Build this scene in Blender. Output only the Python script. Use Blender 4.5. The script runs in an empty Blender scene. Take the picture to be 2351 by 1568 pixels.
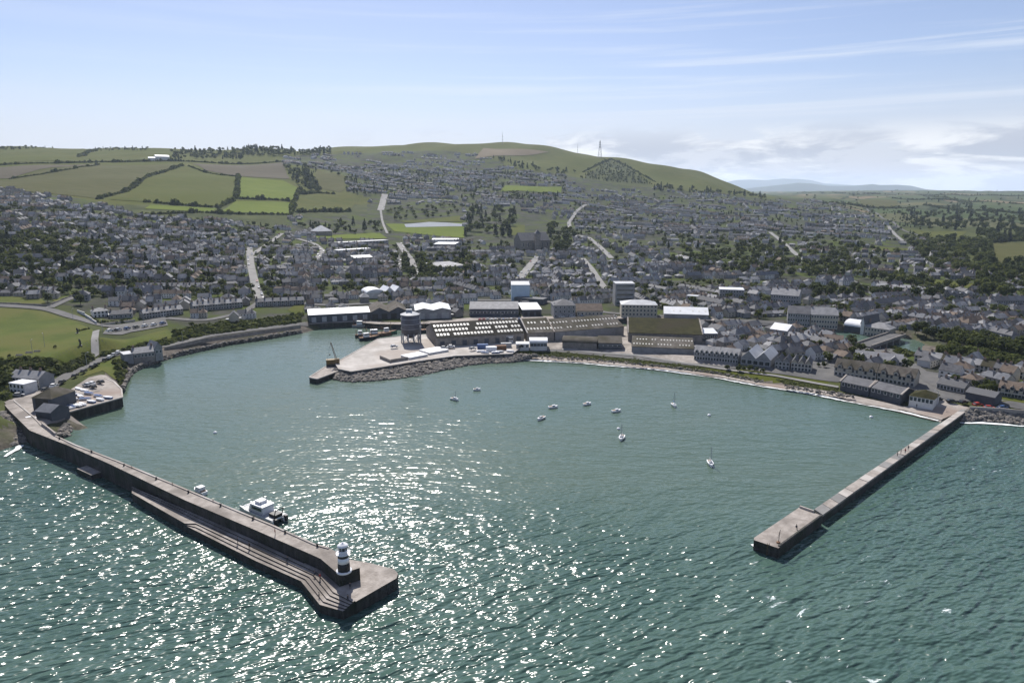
import bpy, math, random
import numpy as np
from mathutils import Vector
R = random.Random(7)
NR = np.random.RandomState(11)
SC = bpy.context.scene
COL = SC.collection
# ------------------------------------------------------------------ camera
CAMH, PITCH, F, CU, CV = 90.0, math.radians(12.2), 1588.0, 1175.5, 784.0
SP, CP = math.sin(PITCH), math.cos(PITCH)
cd = bpy.data.cameras.new('camera'); cam = bpy.data.objects.new('camera', cd); COL.objects.link(cam)
cam.location = (0, 0, CAMH); cam.rotation_euler = (math.pi / 2 - PITCH, 0, 0)
cd.sensor_width = 36; cd.lens = 36 * F / 2351.0; cd.clip_start = 1; cd.clip_end = 60000
SC.camera = cam

def ray(u, v):
    a, b = (u - CU) / F, (v - CV) / F
    return a, CP - b * SP, -SP - b * CP
def P(u, v, z=0.0):
    d = ray(u, v); k = (z - CAMH) / d[2]
    return (d[0] * k, d[1] * k, z)
def proj(x, y, z):
    h = z - CAMH
    dep = y * CP - h * SP
    up = y * SP + h * CP
    return CU + F * x / dep, CV - F * up / dep

# ------------------------------------------------------------------ polygons
def inpoly(x, y, poly):
    x = np.asarray(x, float); y = np.asarray(y, float)
    c = np.zeros(x.shape, bool); n = len(poly)
    for i in range(n):
        x0, y0 = poly[i][:2]; x1, y1 = poly[(i + 1) % n][:2]
        if y0 == y1: continue
        c ^= ((y0 > y) != (y1 > y)) & (x < (x1 - x0) * (y - y0) / (y1 - y0) + x0)
    return c
def edgedist(x, y, poly, closed=True):
    d = np.full(np.shape(x), 1e9); n = len(poly)
    for i in range(n if closed else n - 1):
        x0, y0 = poly[i][:2]; x1, y1 = poly[(i + 1) % n][:2]
        dx, dy = x1 - x0, y1 - y0; L = dx * dx + dy * dy + 1e-9
        t = np.clip(((x - x0) * dx + (y - y0) * dy) / L, 0, 1)
        d = np.minimum(d, np.hypot(x - x0 - t * dx, y - y0 - t * dy))
    return d
def sst(a, b, x):
    t = np.clip((x - a) / (b - a), 0, 1); return t * t * (3 - 2 * t)

# ------------------------------------------------------------------ water outline (view pixels at sea level)
COAST = [(-900, 1100), (-300, 1075), (0, 1035), (40, 1022), (60, 1010), (125, 1004), (150, 1000), (160, 985), (175, 988), (205, 983), (160, 955),
         (157, 949), (280, 917), (276, 896), (300, 857), (317, 844), (362, 834), (400, 820), (437, 809), (500, 793), (588, 780),
         (640, 772), (695, 765), (748, 752), (800, 748), (848, 753), (863, 757), (923, 757), (985, 754), (1200, 749), (1440, 741), (1640, 747),
         (1850, 757), (1931, 760), (2006, 774), (1985, 786), (1935, 780), (1850, 768), (1640, 757), (1440, 751), (1200, 758),
         (985, 769), (963, 777), (918, 778), (868, 785), (772, 838), (748, 848), (710, 874), (728, 877), (765, 868), (808, 877), (863, 874), (963, 862),
         (1063, 839), (1120, 832), (1175, 832), (1190, 827), (1350, 835), (1508, 850), (1650, 868), (1750, 889), (1863, 905),
         (1963, 925), (2063, 945), (2158, 969), (2200, 969), (2250, 970), (2351, 977), (2700, 1010), (3600, 1090)]
SEA = [P(u, v, 0)[:2] for u, v in COAST] + [(2500, 150), (2500, -600), (-2500, -600), (-2500, 150)]
POND = [P(u, v, 0)[:2] for u, v in [(2020, 796), (2066, 776), (2098, 779), (2120, 790), (2112, 806), (2098, 811)]]
WATERS = [SEA, POND]
def waterdist(x, y):
    ins = inpoly(x, y, SEA) | inpoly(x, y, POND)
    d = np.minimum(edgedist(x, y, SEA), edgedist(x, y, POND))
    return np.where(ins, -d, d)

# ------------------------------------------------------------------ terrain
YK = [180, 300, 400, 500, 600, 700, 850, 1000, 1200, 1450, 1700, 2000, 2300, 2700, 3300, 4200, 5500, 7500, 11000]
ZC = {
 -700: [8, 10, 12, 16, 24, 36, 50, 66, 95, 135, 165, 200, 225, 215, 180, 140, 110, 100, 100],
 0:    [6, 9, 11, 18, 26, 37, 56, 76, 102, 140, 166, 201, 225, 216, 180, 140, 110, 100, 100],
 300:  [3, 4, 6, 12, 20, 29, 45, 62, 92, 130, 160, 195, 222, 215, 180, 140, 110, 100, 100],
 600:  [3, 3, 4, 7, 12, 18, 28, 40, 62, 97, 135, 180, 221, 219, 180, 140, 110, 100, 100],
 900:  [3, 3, 3, 4, 6, 9, 15, 22, 36, 65, 105, 157, 215, 259, 240, 150, 110, 100, 100],
 1150: [3, 3, 3, 3.5, 5, 7, 12, 18, 31, 57, 92, 140, 198, 268, 240, 150, 110, 100, 100],
 1400: [3, 3, 3, 3.5, 4.5, 6, 10, 15, 25, 42, 66, 105, 155, 214, 200, 130, 100, 95, 95],
 1600: [3, 3, 3, 3.5, 4, 5.5, 9, 13, 20, 33, 50, 78, 115, 164, 150, 100, 85, 85, 90],
 1750: [3, 3, 3, 3.5, 4, 5, 8, 12, 18, 30, 42, 58, 70, 76, 70, 62, 62, 72, 90],
 1900: [3, 3, 3, 3.5, 4, 5, 7, 10, 15, 22, 30, 40, 48, 55, 62, 68, 78, 92, 97],
 2100: [3, 3, 3, 3.5, 4, 5, 6, 8, 11, 16, 22, 30, 37, 45, 55, 68, 82, 100, 102],
 2351: [3, 3, 3, 3.5, 4, 5, 6, 8, 10, 14, 19, 26, 33, 42, 52, 66, 80, 93, 97],
 3100: [3, 3, 3, 3.5, 4, 5, 6, 8, 10, 14, 19, 26, 33, 42, 52, 66, 80, 93, 97]}
def pchip(xk, yk, x):
    xk = np.asarray(xk, float); yk = np.asarray(yk, float)
    h = np.diff(xk); dl = np.diff(yk) / h; m = np.zeros(len(xk))
    for i in range(1, len(xk) - 1):
        if dl[i - 1] * dl[i] > 0:
            w1 = 2 * h[i] + h[i - 1]; w2 = h[i] + 2 * h[i - 1]
            m[i] = (w1 + w2) / (w1 / dl[i - 1] + w2 / dl[i])
    m[0] = dl[0]; m[-1] = dl[-1]
    i = np.clip(np.searchsorted(xk, x) - 1, 0, len(xk) - 2)
    t = (x - xk[i]) / h[i]
    return ((1 + 2 * t) * (1 - t) ** 2 * yk[i] + t * (1 - t) ** 2 * h[i] * m[i] + t * t * (3 - 2 * t) * yk[i + 1] + t * t * (t - 1) * h[i] * m[i + 1])
NS, NY = 520, 440
SV = np.linspace(-1.2, 1.2, NS); Y0, Y1 = 180.0, 11000.0
YV = np.exp(np.linspace(math.log(Y0), math.log(Y1), NY))
US = sorted(ZC); SK = [((u - CU) / F) / 1.0231 for u in US]
PR = np.array([pchip(np.log(YK), ZC[u], np.log(YV)) for u in US])
BZ = np.array([pchip(SK, PR[:, j], SV) for j in range(NY)])            # [NY,NS]
GX = YV[:, None] * SV[None, :]; GY = np.repeat(YV[:, None], NS, 1)
# gentle natural undulation
BZ = BZ + np.clip((GY - 500) / 900, 0, 1) * (2.2 * np.sin(GX / 61 + GY / 83) + 1.7 * np.sin(GX / 37 - GY / 55 + 1.3)) * np.clip(GY / 1500, .3, 1.6)
LAWN_UV = [(-260, 715), (0, 708), (100, 716), (170, 738), (214, 758), (212, 800), (190, 822), (150, 834), (100, 822), (0, 826), (-260, 838)]
LAWN_W = [P(u, v, 12)[:2] for u, v in LAWN_UV]
_li = inpoly(GX, GY, LAWN_W); _ld = edgedist(GX, GY, LAWN_W)
_lw = np.where(_li, 1.0, 1 - sst(0, 16, _ld))
BZ = BZ * (1 - _lw) + _lw * np.maximum(BZ, 11.5)
# the low shelf of shore road and boat yard under the lawn
SHELF_UV = [(-40, 905), (60, 890), (120, 872), (190, 838), (250, 812), (330, 795), (420, 778), (588, 755), (700, 742), (745, 752), (588, 785), (420, 815), (300, 860), (285, 920), (160, 955), (120, 1000), (20, 960)]
SHELF_W = [P(u, v, 4)[:2] for u, v in SHELF_UV]
_sw = np.where(inpoly(GX, GY, SHELF_W), 1.0, 1 - sst(0, 9, edgedist(GX, GY, SHELF_W)))
BZ = BZ * (1 - _sw) + _sw * np.minimum(BZ, 4.0)
WD = waterdist(GX, GY)
_uu = (GX / GY * 1.0231) * F + CU
_beach = sst(1180, 1230, _uu) * (GY < 420)
APR = [P(u, v, 1)[:2] for u, v in [(700, 890), (1205, 842), (1222, 800), (1205, 752), (990, 765), (850, 775)]]
_ap = inpoly(GX, GY, APR)
ramp = np.where(WD < 18, WD * .10, 1.8 + (WD - 18) * .2) * _beach + (1 - _beach) * (WD * .55)
ramp = np.where(_ap, np.minimum(ramp, WD * .16), ramp)
GZ = np.where(WD < 0, np.maximum(-5, WD * .35 - .3), np.minimum(BZ, ramp))
LY0, LYD = math.log(Y0), (math.log(Y1) - math.log(Y0)) / (NY - 1)
SD = SV[1] - SV[0]
def hz(x, y):
    y = max(y, Y0 * 1.0001); fi = (math.log(y) - LY0) / LYD; fj = (x / y - SV[0]) / SD
    i = min(max(int(fi), 0), NY - 2); j = min(max(int(fj), 0), NS - 2)
    a = min(max((y - YV[i]) / (YV[i + 1] - YV[i]), 0), 1); b = min(max(fj - j, 0), 1)
    return float((GZ[i, j] * (1 - b) + GZ[i, j + 1] * b) * (1 - a) + (GZ[i + 1, j] * (1 - b) + GZ[i + 1, j + 1] * b) * a)
def G(u, v):
    """first ground point seen through a view pixel"""
    d = ray(u, v); y = 190.0; py = y
    while y < 10900:
        k = y / d[1]
        if CAMH + d[2] * k < hz(d[0] * k, y):
            lo, hi = py, y
            for _ in range(24):
                m = (lo + hi) / 2; k = m / d[1]
                if CAMH + d[2] * k < hz(d[0] * k, m): hi = m
                else: lo = m
            k = hi / d[1]; return (d[0] * k, hi, hz(d[0] * k, hi))
        py = y; y *= 1.013
    k = 10900 / d[1]; return (d[0] * k, 10900, hz(d[0] * k, 10900))

# ------------------------------------------------------------------ materials
def srgb(r, g, b): return tuple(((c / 255) / 12.92 if c / 255 <= .04045 else ((c / 255 + .055) / 1.055) ** 2.4) for c in (r, g, b))
MATS = {}
def mat(name, c1, c2=None, scale=.3, rough=.8, bump=0, bscale=None, c3=None, scale3=.02, spec=.3, metal=0, stretch=None):
    m = bpy.data.materials.new(name); m.use_nodes = True; nt = m.node_tree; N, L = nt.nodes, nt.links
    bs = N['Principled BSDF']; bs.inputs['Roughness'].default_value = rough; bs.inputs['Metallic'].default_value = metal
    bs.inputs['Specular IOR Level'].default_value = spec
    bs.inputs['Base Color'].default_value = (*c1, 1)
    if c2 is not None:
        g = N.new('ShaderNodeNewGeometry'); vec = g.outputs['Position']
        if stretch:
            mp = N.new('ShaderNodeMapping'); mp.inputs['Scale'].default_value = stretch[0]; mp.inputs['Rotation'].default_value = (0, 0, stretch[1])
            L.new(vec, mp.inputs['Vector']); vec = mp.outputs['Vector']
        n = N.new('ShaderNodeTexNoise'); n.inputs['Scale'].default_value = scale; n.inputs['Detail'].default_value = 6; n.inputs['Roughness'].default_value = .65
        L.new(vec, n.inputs['Vector'])
        r = N.new('ShaderNodeValToRGB'); r.color_ramp.elements[0].position = .36; r.color_ramp.elements[1].position = .64
        r.color_ramp.elements[0].color = (*c1, 1); r.color_ramp.elements[1].color = (*c2, 1)
        L.new(n.outputs['Fac'], r.inputs['Fac']); out = r.outputs['Color']
        if c3 is not None:
            n3 = N.new('ShaderNodeTexNoise'); n3.inputs['Scale'].default_value = scale3; n3.inputs['Detail'].default_value = 4
            L.new(g.outputs['Position'], n3.inputs['Vector'])
            r3 = N.new('ShaderNodeValToRGB'); r3.color_ramp.elements[0].position = .45; r3.color_ramp.elements[1].position = .62
            L.new(n3.outputs['Fac'], r3.inputs['Fac'])
            mx = N.new('ShaderNodeMix'); mx.data_type = 'RGBA'; L.new(r3.outputs['Color'], mx.inputs['Factor'])
            L.new(out, mx.inputs['A']); mx.inputs['B'].default_value = (*c3, 1); out = mx.outputs['Result']
        L.new(out, bs.inputs['Base Color'])
        if bump:
            nb = N.new('ShaderNodeTexNoise'); nb.inputs['Scale'].default_value = bscale or scale * 3; nb.inputs['Detail'].default_value = 5
            L.new(g.outputs['Position'], nb.inputs['Vector'])
            b = N.new('ShaderNodeBump'); b.inputs['Strength'].default_value = bump; b.inputs['Distance'].default_value = .3
            L.new(nb.outputs['Fac'], b.inputs['Height']); L.new(b.outputs['Normal'], bs.inputs['Normal'])
    MATS[name] = m; return m
M_ = MATS
mat('grass_lawn', (.048, .067, .005), (.070, .088, .009), .06, .9, .5, .8, c3=(.078, .082, .014), scale3=.03, spec=.1)
mat('pasture', (.058, .070, .013), (.082, .084, .020), .03, .95, .5, .2, c3=(.066, .077, .012), scale3=.003, spec=.05)
mat('pasture_green', (.086, .116, .014), (.106, .134, .020), .02, .95, .2, .3, spec=.05)
mat('pasture_olive', (.060, .063, .019), (.078, .076, .027), .02, .95, .2, .3, spec=.05, stretch=((1, 4, 1), .3))
mat('pasture_brown', (.078, .068, .046), (.095, .081, .056), .02, .95, .2, .3, spec=.05, stretch=((1, 5, 1), .1))
mat('stubble', (.13, .105, .07), (.16, .13, .09), .01, .95, .2, .3, spec=.05)
mat('town_ground', (.026, .033, .014), (.066, .064, .058), .05, .95, .4, .4, c3=(.056, .074, .016), scale3=.035, spec=.05)
mat('scrub_ground', (.035, .045, .016), (.06, .068, .026), .04, .95, .5, .5, c3=(.07, .08, .028), scale3=.015, spec=.05)
mat('shore_rock', (.05, .042, .036), (.14, .12, .10), .25, .9, 1, .9, c3=(.05, .055, .022), scale3=.06, spec=.2)
mat('asphalt', (.085, .084, .085), (.125, .122, .118), .15, .9, .2, 2, spec=.2)
mat('road_pale', (.17, .166, .162), (.24, .234, .226), .1, .9, .2, 2, spec=.2)
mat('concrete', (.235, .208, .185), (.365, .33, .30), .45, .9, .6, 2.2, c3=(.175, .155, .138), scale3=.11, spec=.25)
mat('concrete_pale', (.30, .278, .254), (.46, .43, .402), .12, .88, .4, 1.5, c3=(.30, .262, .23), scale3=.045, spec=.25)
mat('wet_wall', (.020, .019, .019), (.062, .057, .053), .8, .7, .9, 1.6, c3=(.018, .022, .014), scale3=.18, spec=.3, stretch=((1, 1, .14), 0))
mat('shingle', (.27, .24, .215), (.37, .335, .305), .25, .95, .6, 2.5, c3=(.26, .21, .18), scale3=.05, spec=.1)
mat('wet_sand', (.14, .118, .10), (.19, .165, .145), .2, .5, .2, 1, spec=.4)
mat('foam', (.62, .66, .66), (.8, .82, .82), .5, .8, .5, 2)
mat('rock', (.060, .056, .052), (.18, .168, .155), .6, .9, .8, 2, spec=.2)
mat('rock_pale', (.12, .105, .09), (.27, .24, .21), .6, .9, .8, 2, spec=.2)
mat('leaf_dark', (.026, .036, .012), (.050, .064, .020), .5, .85, spec=.15)
mat('leaf_mid', (.044, .058, .016), (.076, .092, .026), .5, .85, spec=.15)
mat('leaf_light', (.066, .082, .020), (.105, .118, .032), .5, .85, spec=.15)
mat('conifer', (.012, .020, .010), (.028, .040, .018), .5, .85, spec=.15)
def leafy(name, k):
    nt = MATS[name].node_tree; N, L = nt.nodes, nt.links; bs = N['Principled BSDF']; out = [n for n in N if n.type == 'OUTPUT_MATERIAL'][0]
    src = bs.inputs['Base Color'].links[0].from_socket; tr = N.new('ShaderNodeBsdfTranslucent'); hs = N.new('ShaderNodeHueSaturation'); hs.inputs['Value'].default_value = 1.5; hs.inputs['Hue'].default_value = .49
    L.new(src, hs.inputs['Color']); L.new(hs.outputs['Color'], tr.inputs['Color']); mx = N.new('ShaderNodeMixShader'); mx.inputs[0].default_value = k
    L.new(bs.outputs[0], mx.inputs[1]); L.new(tr.outputs[0], mx.inputs[2]); L.new(mx.outputs[0], out.inputs['Surface'])
for n_ in ('leaf_dark', 'leaf_mid', 'leaf_light', 'conifer'): leafy(n_, .38)
mat('pitch_blue', (.17, .19, .22), (.21, .23, .255), .05, .9)
mat('bark', (.05, .04, .03), (.09, .075, .06), 2, .9)
mat('wall_white', (.50, .49, .475), (.64, .63, .61), .3, .85, spec=.2)
mat('wall_cream', (.36, .325, .265), (.46, .42, .35), .3, .85, spec=.2)
mat('wall_grey', (.20, .20, .205), (.29, .29, .295), .3, .85, spec=.2)
mat('wall_stone', (.17, .155, .14), (.27, .245, .22), .5, .9, .4, 2, spec=.2)
mat('wall_brick', (.20, .12, .085), (.27, .17, .125), .5, .9, spec=.2)
mat('wall_dark', (.055, .062, .075), (.085, .09, .105), .3, .7, spec=.3)
mat('wall_blue', (.42, .52, .60), (.50, .60, .68), .3, .8, spec=.2)
mat('slate', (.060, .062, .072), (.115, .116, .128), .35, .75, .3, 1.5, c3=(.09, .092, .098), scale3=.06, spec=.3)
mat('slate_blue', (.085, .092, .110), (.135, .142, .162), .35, .75, .3, 1.5, spec=.3)
mat('slate_pale', (.17, .17, .178), (.26, .26, .268), .35, .75, .3, 1.5, spec=.3)
mat('tile_brown', (.115, .088, .068), (.175, .135, .108), .35, .85, .3, 1.5, spec=.2)
mat('roof_moss', (.022, .023, .009), (.050, .046, .019), .25, .95, .4, .7, c3=(.040, .034, .020), scale3=.05, spec=.1)
mat('roof_asbestos', (.075, .066, .056), (.140, .127, .112), .35, .9, .3, .9, c3=(.055, .050, .032), scale3=.05, spec=.1)
mat('roof_old', (.017, .016, .013), (.042, .039, .030), .2, .95, .3, .9, spec=.1)
mat('roof_white', (.50, .515, .545), (.62, .63, .65), .2, .55, spec=.4)
mat('roof_grey', (.30, .31, .33), (.40, .41, .43), .2, .6, spec=.4)
mat('glass', (.03, .04, .05), None, rough=.15, spec=.6)
mat('skylight', (.42, .41, .37), (.68, .66, .60), .4, .35, spec=.4)
mat('chimney', (.16, .12, .10), (.26, .21, .18), 1, .9)
mat('paint_white', (.80, .80, .80), (.72, .72, .73), .6, .35, spec=.5)
mat('paint_blue', (.03, .08, .22), (.04, .10, .26), .6, .35, spec=.5)
mat('paint_black', (.018, .018, .02), (.03, .03, .03), .8, .5, spec=.4)
mat('paint_red', (.32, .035, .03), (.38, .05, .04), .6, .35, spec=.5)
mat('paint_grey', (.28, .29, .30), (.35, .36, .37), .6, .4, spec=.5)
mat('paint_silver', (.45, .46, .48), (.52, .53, .55), .6, .3, spec=.6)
mat('paint_navy', (.015, .02, .04), (.02, .03, .05), .6, .35, spec=.5)
mat('paint_green', (.03, .12, .07), (.04, .15, .09), .6, .4, spec=.5)
mat('crane_yellow', (.19, .13, .04), (.11, .07, .035), .8, .6)
mat('rust', (.13, .07, .04), (.22, .13, .08), 1, .85)
mat('steel', (.24, .25, .27), (.34, .35, .37), .6, .5, spec=.5)
mat('silo_steel', (.075, .078, .10), (.12, .123, .15), .25, .6, c3=(.07, .066, .078), scale3=.2, spec=.4)
mat('rubber', (.02, .02, .02), None, rough=.8)
mat('teak', (.22, .14, .08), (.30, .20, .12), 1, .7)
mat('tarp', (.58, .59, .61), (.70, .70, .72), .3, .6)
mat('skin', (.50, .32, .24), None, rough=.6)
mat('far_hill', (.035, .045, .03), (.05, .06, .038), .002, .95, spec=.05)

def countryside():
    """patchwork of distant fields with dark hedges between them"""
    m = bpy.data.materials.new('countryside'); m.use_nodes = True; N, L = m.node_tree.nodes, m.node_tree.links
    bs = N['Principled BSDF']; bs.inputs['Roughness'].default_value = .95; bs.inputs['Specular IOR Level'].default_value = .05
    g = N.new('ShaderNodeNewGeometry')
    nz = N.new('ShaderNodeTexNoise'); nz.inputs['Scale'].default_value = .004; L.new(g.outputs['Position'], nz.inputs['Vector'])
    sc = N.new('ShaderNodeVectorMath'); sc.operation = 'SCALE'; sc.inputs['Scale'].default_value = 120; L.new(nz.outputs['Color'], sc.inputs[0])
    ad = N.new('ShaderNodeVectorMath'); ad.operation = 'ADD'; L.new(g.outputs['Position'], ad.inputs[0]); L.new(sc.outputs['Vector'], ad.inputs[1])
    mp = N.new('ShaderNodeMapping'); mp.inputs['Scale'].default_value = (.0042, .0030, 0); mp.inputs['Rotation'].default_value = (0, 0, .3)
    L.new(ad.outputs['Vector'], mp.inputs['Vector'])
    vo = N.new('ShaderNodeTexVoronoi'); vo.inputs['Scale'].default_value = 1; L.new(mp.outputs['Vector'], vo.inputs['Vector'])
    sp = N.new('ShaderNodeSeparateColor'); L.new(vo.outputs['Color'], sp.inputs['Color'])
    r = N.new('ShaderNodeValToRGB'); e = r.color_ramp.elements; e[0].color = (.05, .07, .026, 1); e[0].position = 0; e[1].color = (.16, .125, .075, 1); e[1].position = .92
    for p_, c in ((.3, (.068, .086, .032)), (.55, (.055, .065, .03)), (.7, (.095, .095, .045)), (.82, (.06, .08, .028))):
        k = e.new(p_); k.color = (*c, 1)
    L.new(sp.outputs['Red'], r.inputs['Fac'])
    ve = N.new('ShaderNodeTexVoronoi'); ve.feature = 'DISTANCE_TO_EDGE'; ve.inputs['Scale'].default_value = 1; L.new(mp.outputs['Vector'], ve.inputs['Vector'])
    lt = N.new('ShaderNodeMath'); lt.operation = 'LESS_THAN'; lt.inputs[1].default_value = .03; L.new(ve.outputs['Distance'], lt.inputs[0])
    mx = N.new('ShaderNodeMix'); mx.data_type = 'RGBA'; L.new(lt.outputs[0], mx.inputs['Factor']); L.new(r.outputs['Color'], mx.inputs['A'])
    mx.inputs['B'].default_value = (.022, .032, .013, 1)
    L.new(mx.outputs['Result'], bs.inputs['Base Color']); MATS['countryside'] = m
countryside()

def sea_material():
    m = bpy.data.materials.new('sea_water'); m.use_nodes = True; N, L = m.node_tree.nodes, m.node_tree.links
    bs = N['Principled BSDF']; bs.inputs['Roughness'].default_value = .20; bs.inputs['IOR'].default_value = 1.33
    g = N.new('ShaderNodeNewGeometry'); pos = g.outputs['Position']
    def math_(op, a, b=None, clamp=False):
        n = N.new('ShaderNodeMath'); n.operation = op; n.use_clamp = clamp
        for i, q in enumerate((a, b)):
            if q is None: continue
            if isinstance(q, (int, float)): n.inputs[i].default_value = q
            else: L.new(q, n.inputs[i])
        return n.outputs[0]
    def noise(scale, stretch, rot, detail=3, rough=.5, dist=0):
        mp = N.new('ShaderNodeMapping'); mp.vector_type = 'TEXTURE'; mp.inputs['Scale'].default_value = (1 / stretch[0], 1 / stretch[1], 1); mp.inputs['Rotation'].default_value = (0, 0, rot)
        L.new(pos, mp.inputs['Vector']); n = N.new('ShaderNodeTexNoise'); n.inputs['Scale'].default_value = scale
        n.inputs['Detail'].default_value = detail; n.inputs['Roughness'].default_value = rough; n.inputs['Distortion'].default_value = dist
        L.new(mp.outputs['Vector'], n.inputs['Vector']); return n.outputs['Fac']
    # open-sea mask from world position: 1 outside the piers, 0 in the sheltered harbour
    sx = N.new('ShaderNodeSeparateXYZ'); L.new(pos, sx.inputs[0])
    X, Y = sx.outputs['X'], sx.outputs['Y']
    def ramp(v, a, b):
        n = N.new('ShaderNodeMapRange'); n.inputs['From Min'].default_value = a; n.inputs['From Max'].default_value = b; n.interpolation_type = 'SMOOTHSTEP'
        L.new(v, n.inputs['Value']); return n.outputs['Result']
    wob = math_('MULTIPLY', math_('SUBTRACT', noise(.012, (1, 1), 0, 3), .5), 70)
    Yw = math_('ADD', Y, wob)
    near = ramp(Yw, 225, 150)                                   # seaward of the pier heads
    x1, y1, x2, y2 = *P(10, 929, 6)[:2], *P(785, 1380, 3)[:2]   # outside line of the east pier
    dl = math.hypot(x2 - x1, y2 - y1); nx_, ny_ = (y2 - y1) / dl, -(x2 - x1) / dl
    s = math_('ADD', math_('MULTIPLY', math_('SUBTRACT', X, x1), nx_), math_('MULTIPLY', math_('SUBTRACT', Y, y1), ny_))
    left = math_('MULTIPLY', ramp(s, 2, -4) if nx_ > 0 else ramp(s, -4, 2), 1)
    x1, y1, x2, y2 = *P(2225, 939, 3)[:2], *P(1787, 1257, 2.5)[:2]
    dl = math.hypot(x2 - x1, y2 - y1); nx2, ny2 = (y2 - y1) / dl, -(x2 - x1) / dl
    s2 = math_('ADD', math_('MULTIPLY', math_('SUBTRACT', X, x1), nx2), math_('MULTIPLY', math_('SUBTRACT', Y, y1), ny2))
    right = ramp(s2, -4, 4) if nx2 > 0 else ramp(s2, 4, -4)
    SEA_SIDE['l'], SEA_SIDE['r'] = (nx_, ny_), (nx2, ny2)
    openm = math_('MAXIMUM', math_('MAXIMUM', near, left), right)
    far = ramp(Yw, 200, 330)
    # colour
    c1 = N.new('ShaderNodeMix'); c1.data_type = 'RGBA'; L.new(openm, c1.inputs['Factor'])
    cv = N.new('ShaderNodeValToRGB'); cv.color_ramp.elements[0].position = .35; cv.color_ramp.elements[1].position = .65
    cv.color_ramp.elements[0].color = (.074, .108, .078, 1); cv.color_ramp.elements[1].color = (.064, .108, .086, 1)
    L.new(noise(.010, (.6, 1), .2, 3), cv.inputs['Fac']); L.new(cv.outputs['Color'], c1.inputs['A'])
    cn = N.new('ShaderNodeValToRGB'); cn.color_ramp.elements[0].position = .35; cn.color_ramp.elements[1].position = .65
    cn.color_ramp.elements[0].color = (.042, .084, .070, 1); cn.color_ramp.elements[1].color = (.060, .106, .088, 1)
    L.new(noise(.02, (.6, 1), .3, 4), cn.inputs['Fac']); L.new(cn.outputs['Color'], c1.inputs['B'])
    # whitecaps
    f1 = noise(.30, (.40, 1), .6, 8, .72, .6); f2 = noise(.025, (.6, 1), .2, 2)
    ff = math_('ADD', f1, math_('MULTIPLY', math_('SUBTRACT', f2, .5), .35))
    th = math_('SUBTRACT', .80, math_('MULTIPLY', openm, .132))
    fm = N.new('ShaderNodeMapRange'); fm.inputs['From Min'].default_value = 0; fm.inputs['From Max'].default_value = .05
    L.new(math_('SUBTRACT', ff, th), fm.inputs['Value'])
    c2 = N.new('ShaderNodeMix'); c2.data_type = 'RGBA'; L.new(fm.outputs['Result'], c2.inputs['Factor']); L.new(c1.outputs['Result'], c2.inputs['A'])
    c2.inputs['B'].default_value = (.60, .66, .66, 1)
    L.new(c2.outputs['Result'], bs.inputs['Base Color'])
    # waves
    calm = math_('ADD', math_('ADD', math_('MULTIPLY', noise(.085, (.25, 1), .05, 2, .5, .5), 1.6), math_('MULTIPLY', noise(.30, (.36, 1), -.10, 2, .5, .4), 1.75)),
                 math_('MULTIPLY', noise(.8, (.5, 1), .08, 1, .5), .75))
    chop = math_('ADD', math_('ADD', math_('MULTIPLY', noise(.07, (.4, 1), .75, 2, .5, .5), .9), math_('MULTIPLY', noise(.22, (.36, 1), .55, 2, .5, .5), 2.1)),
                 math_('MULTIPLY', noise(.65, (.5, 1), .40, 1, .5), 1.15))
    hm_ = N.new('ShaderNodeMix'); hm_.data_type = 'FLOAT'; L.new(openm, hm_.inputs[0]); L.new(calm, hm_.inputs[2]); L.new(chop, hm_.inputs[3]); hgt = hm_.outputs[0]
    st = math_('ADD', .25, math_('MULTIPLY', openm, .56))
    st = math_('MULTIPLY', st, math_('SUBTRACT', 1, math_('MULTIPLY', math_('MULTIPLY', far, math_('SUBTRACT', 1, openm)), .45)))
    gust = math_('ADD', .65, math_('MULTIPLY', noise(.018, (.5, 1), .1, 3), .7))
    hgt = math_('MULTIPLY', hgt, math_('MULTIPLY', st, gust))
    b = N.new('ShaderNodeBump'); b.inputs['Strength'].default_value = 1; b.inputs['Distance'].default_value = WAVE
    L.new(hgt, b.inputs['Height']); L.new(b.outputs['Normal'], bs.inputs['Normal'])
    MATS['sea'] = m
SEA_SIDE = {}
WAVE = 1.2
sea_material()

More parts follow.
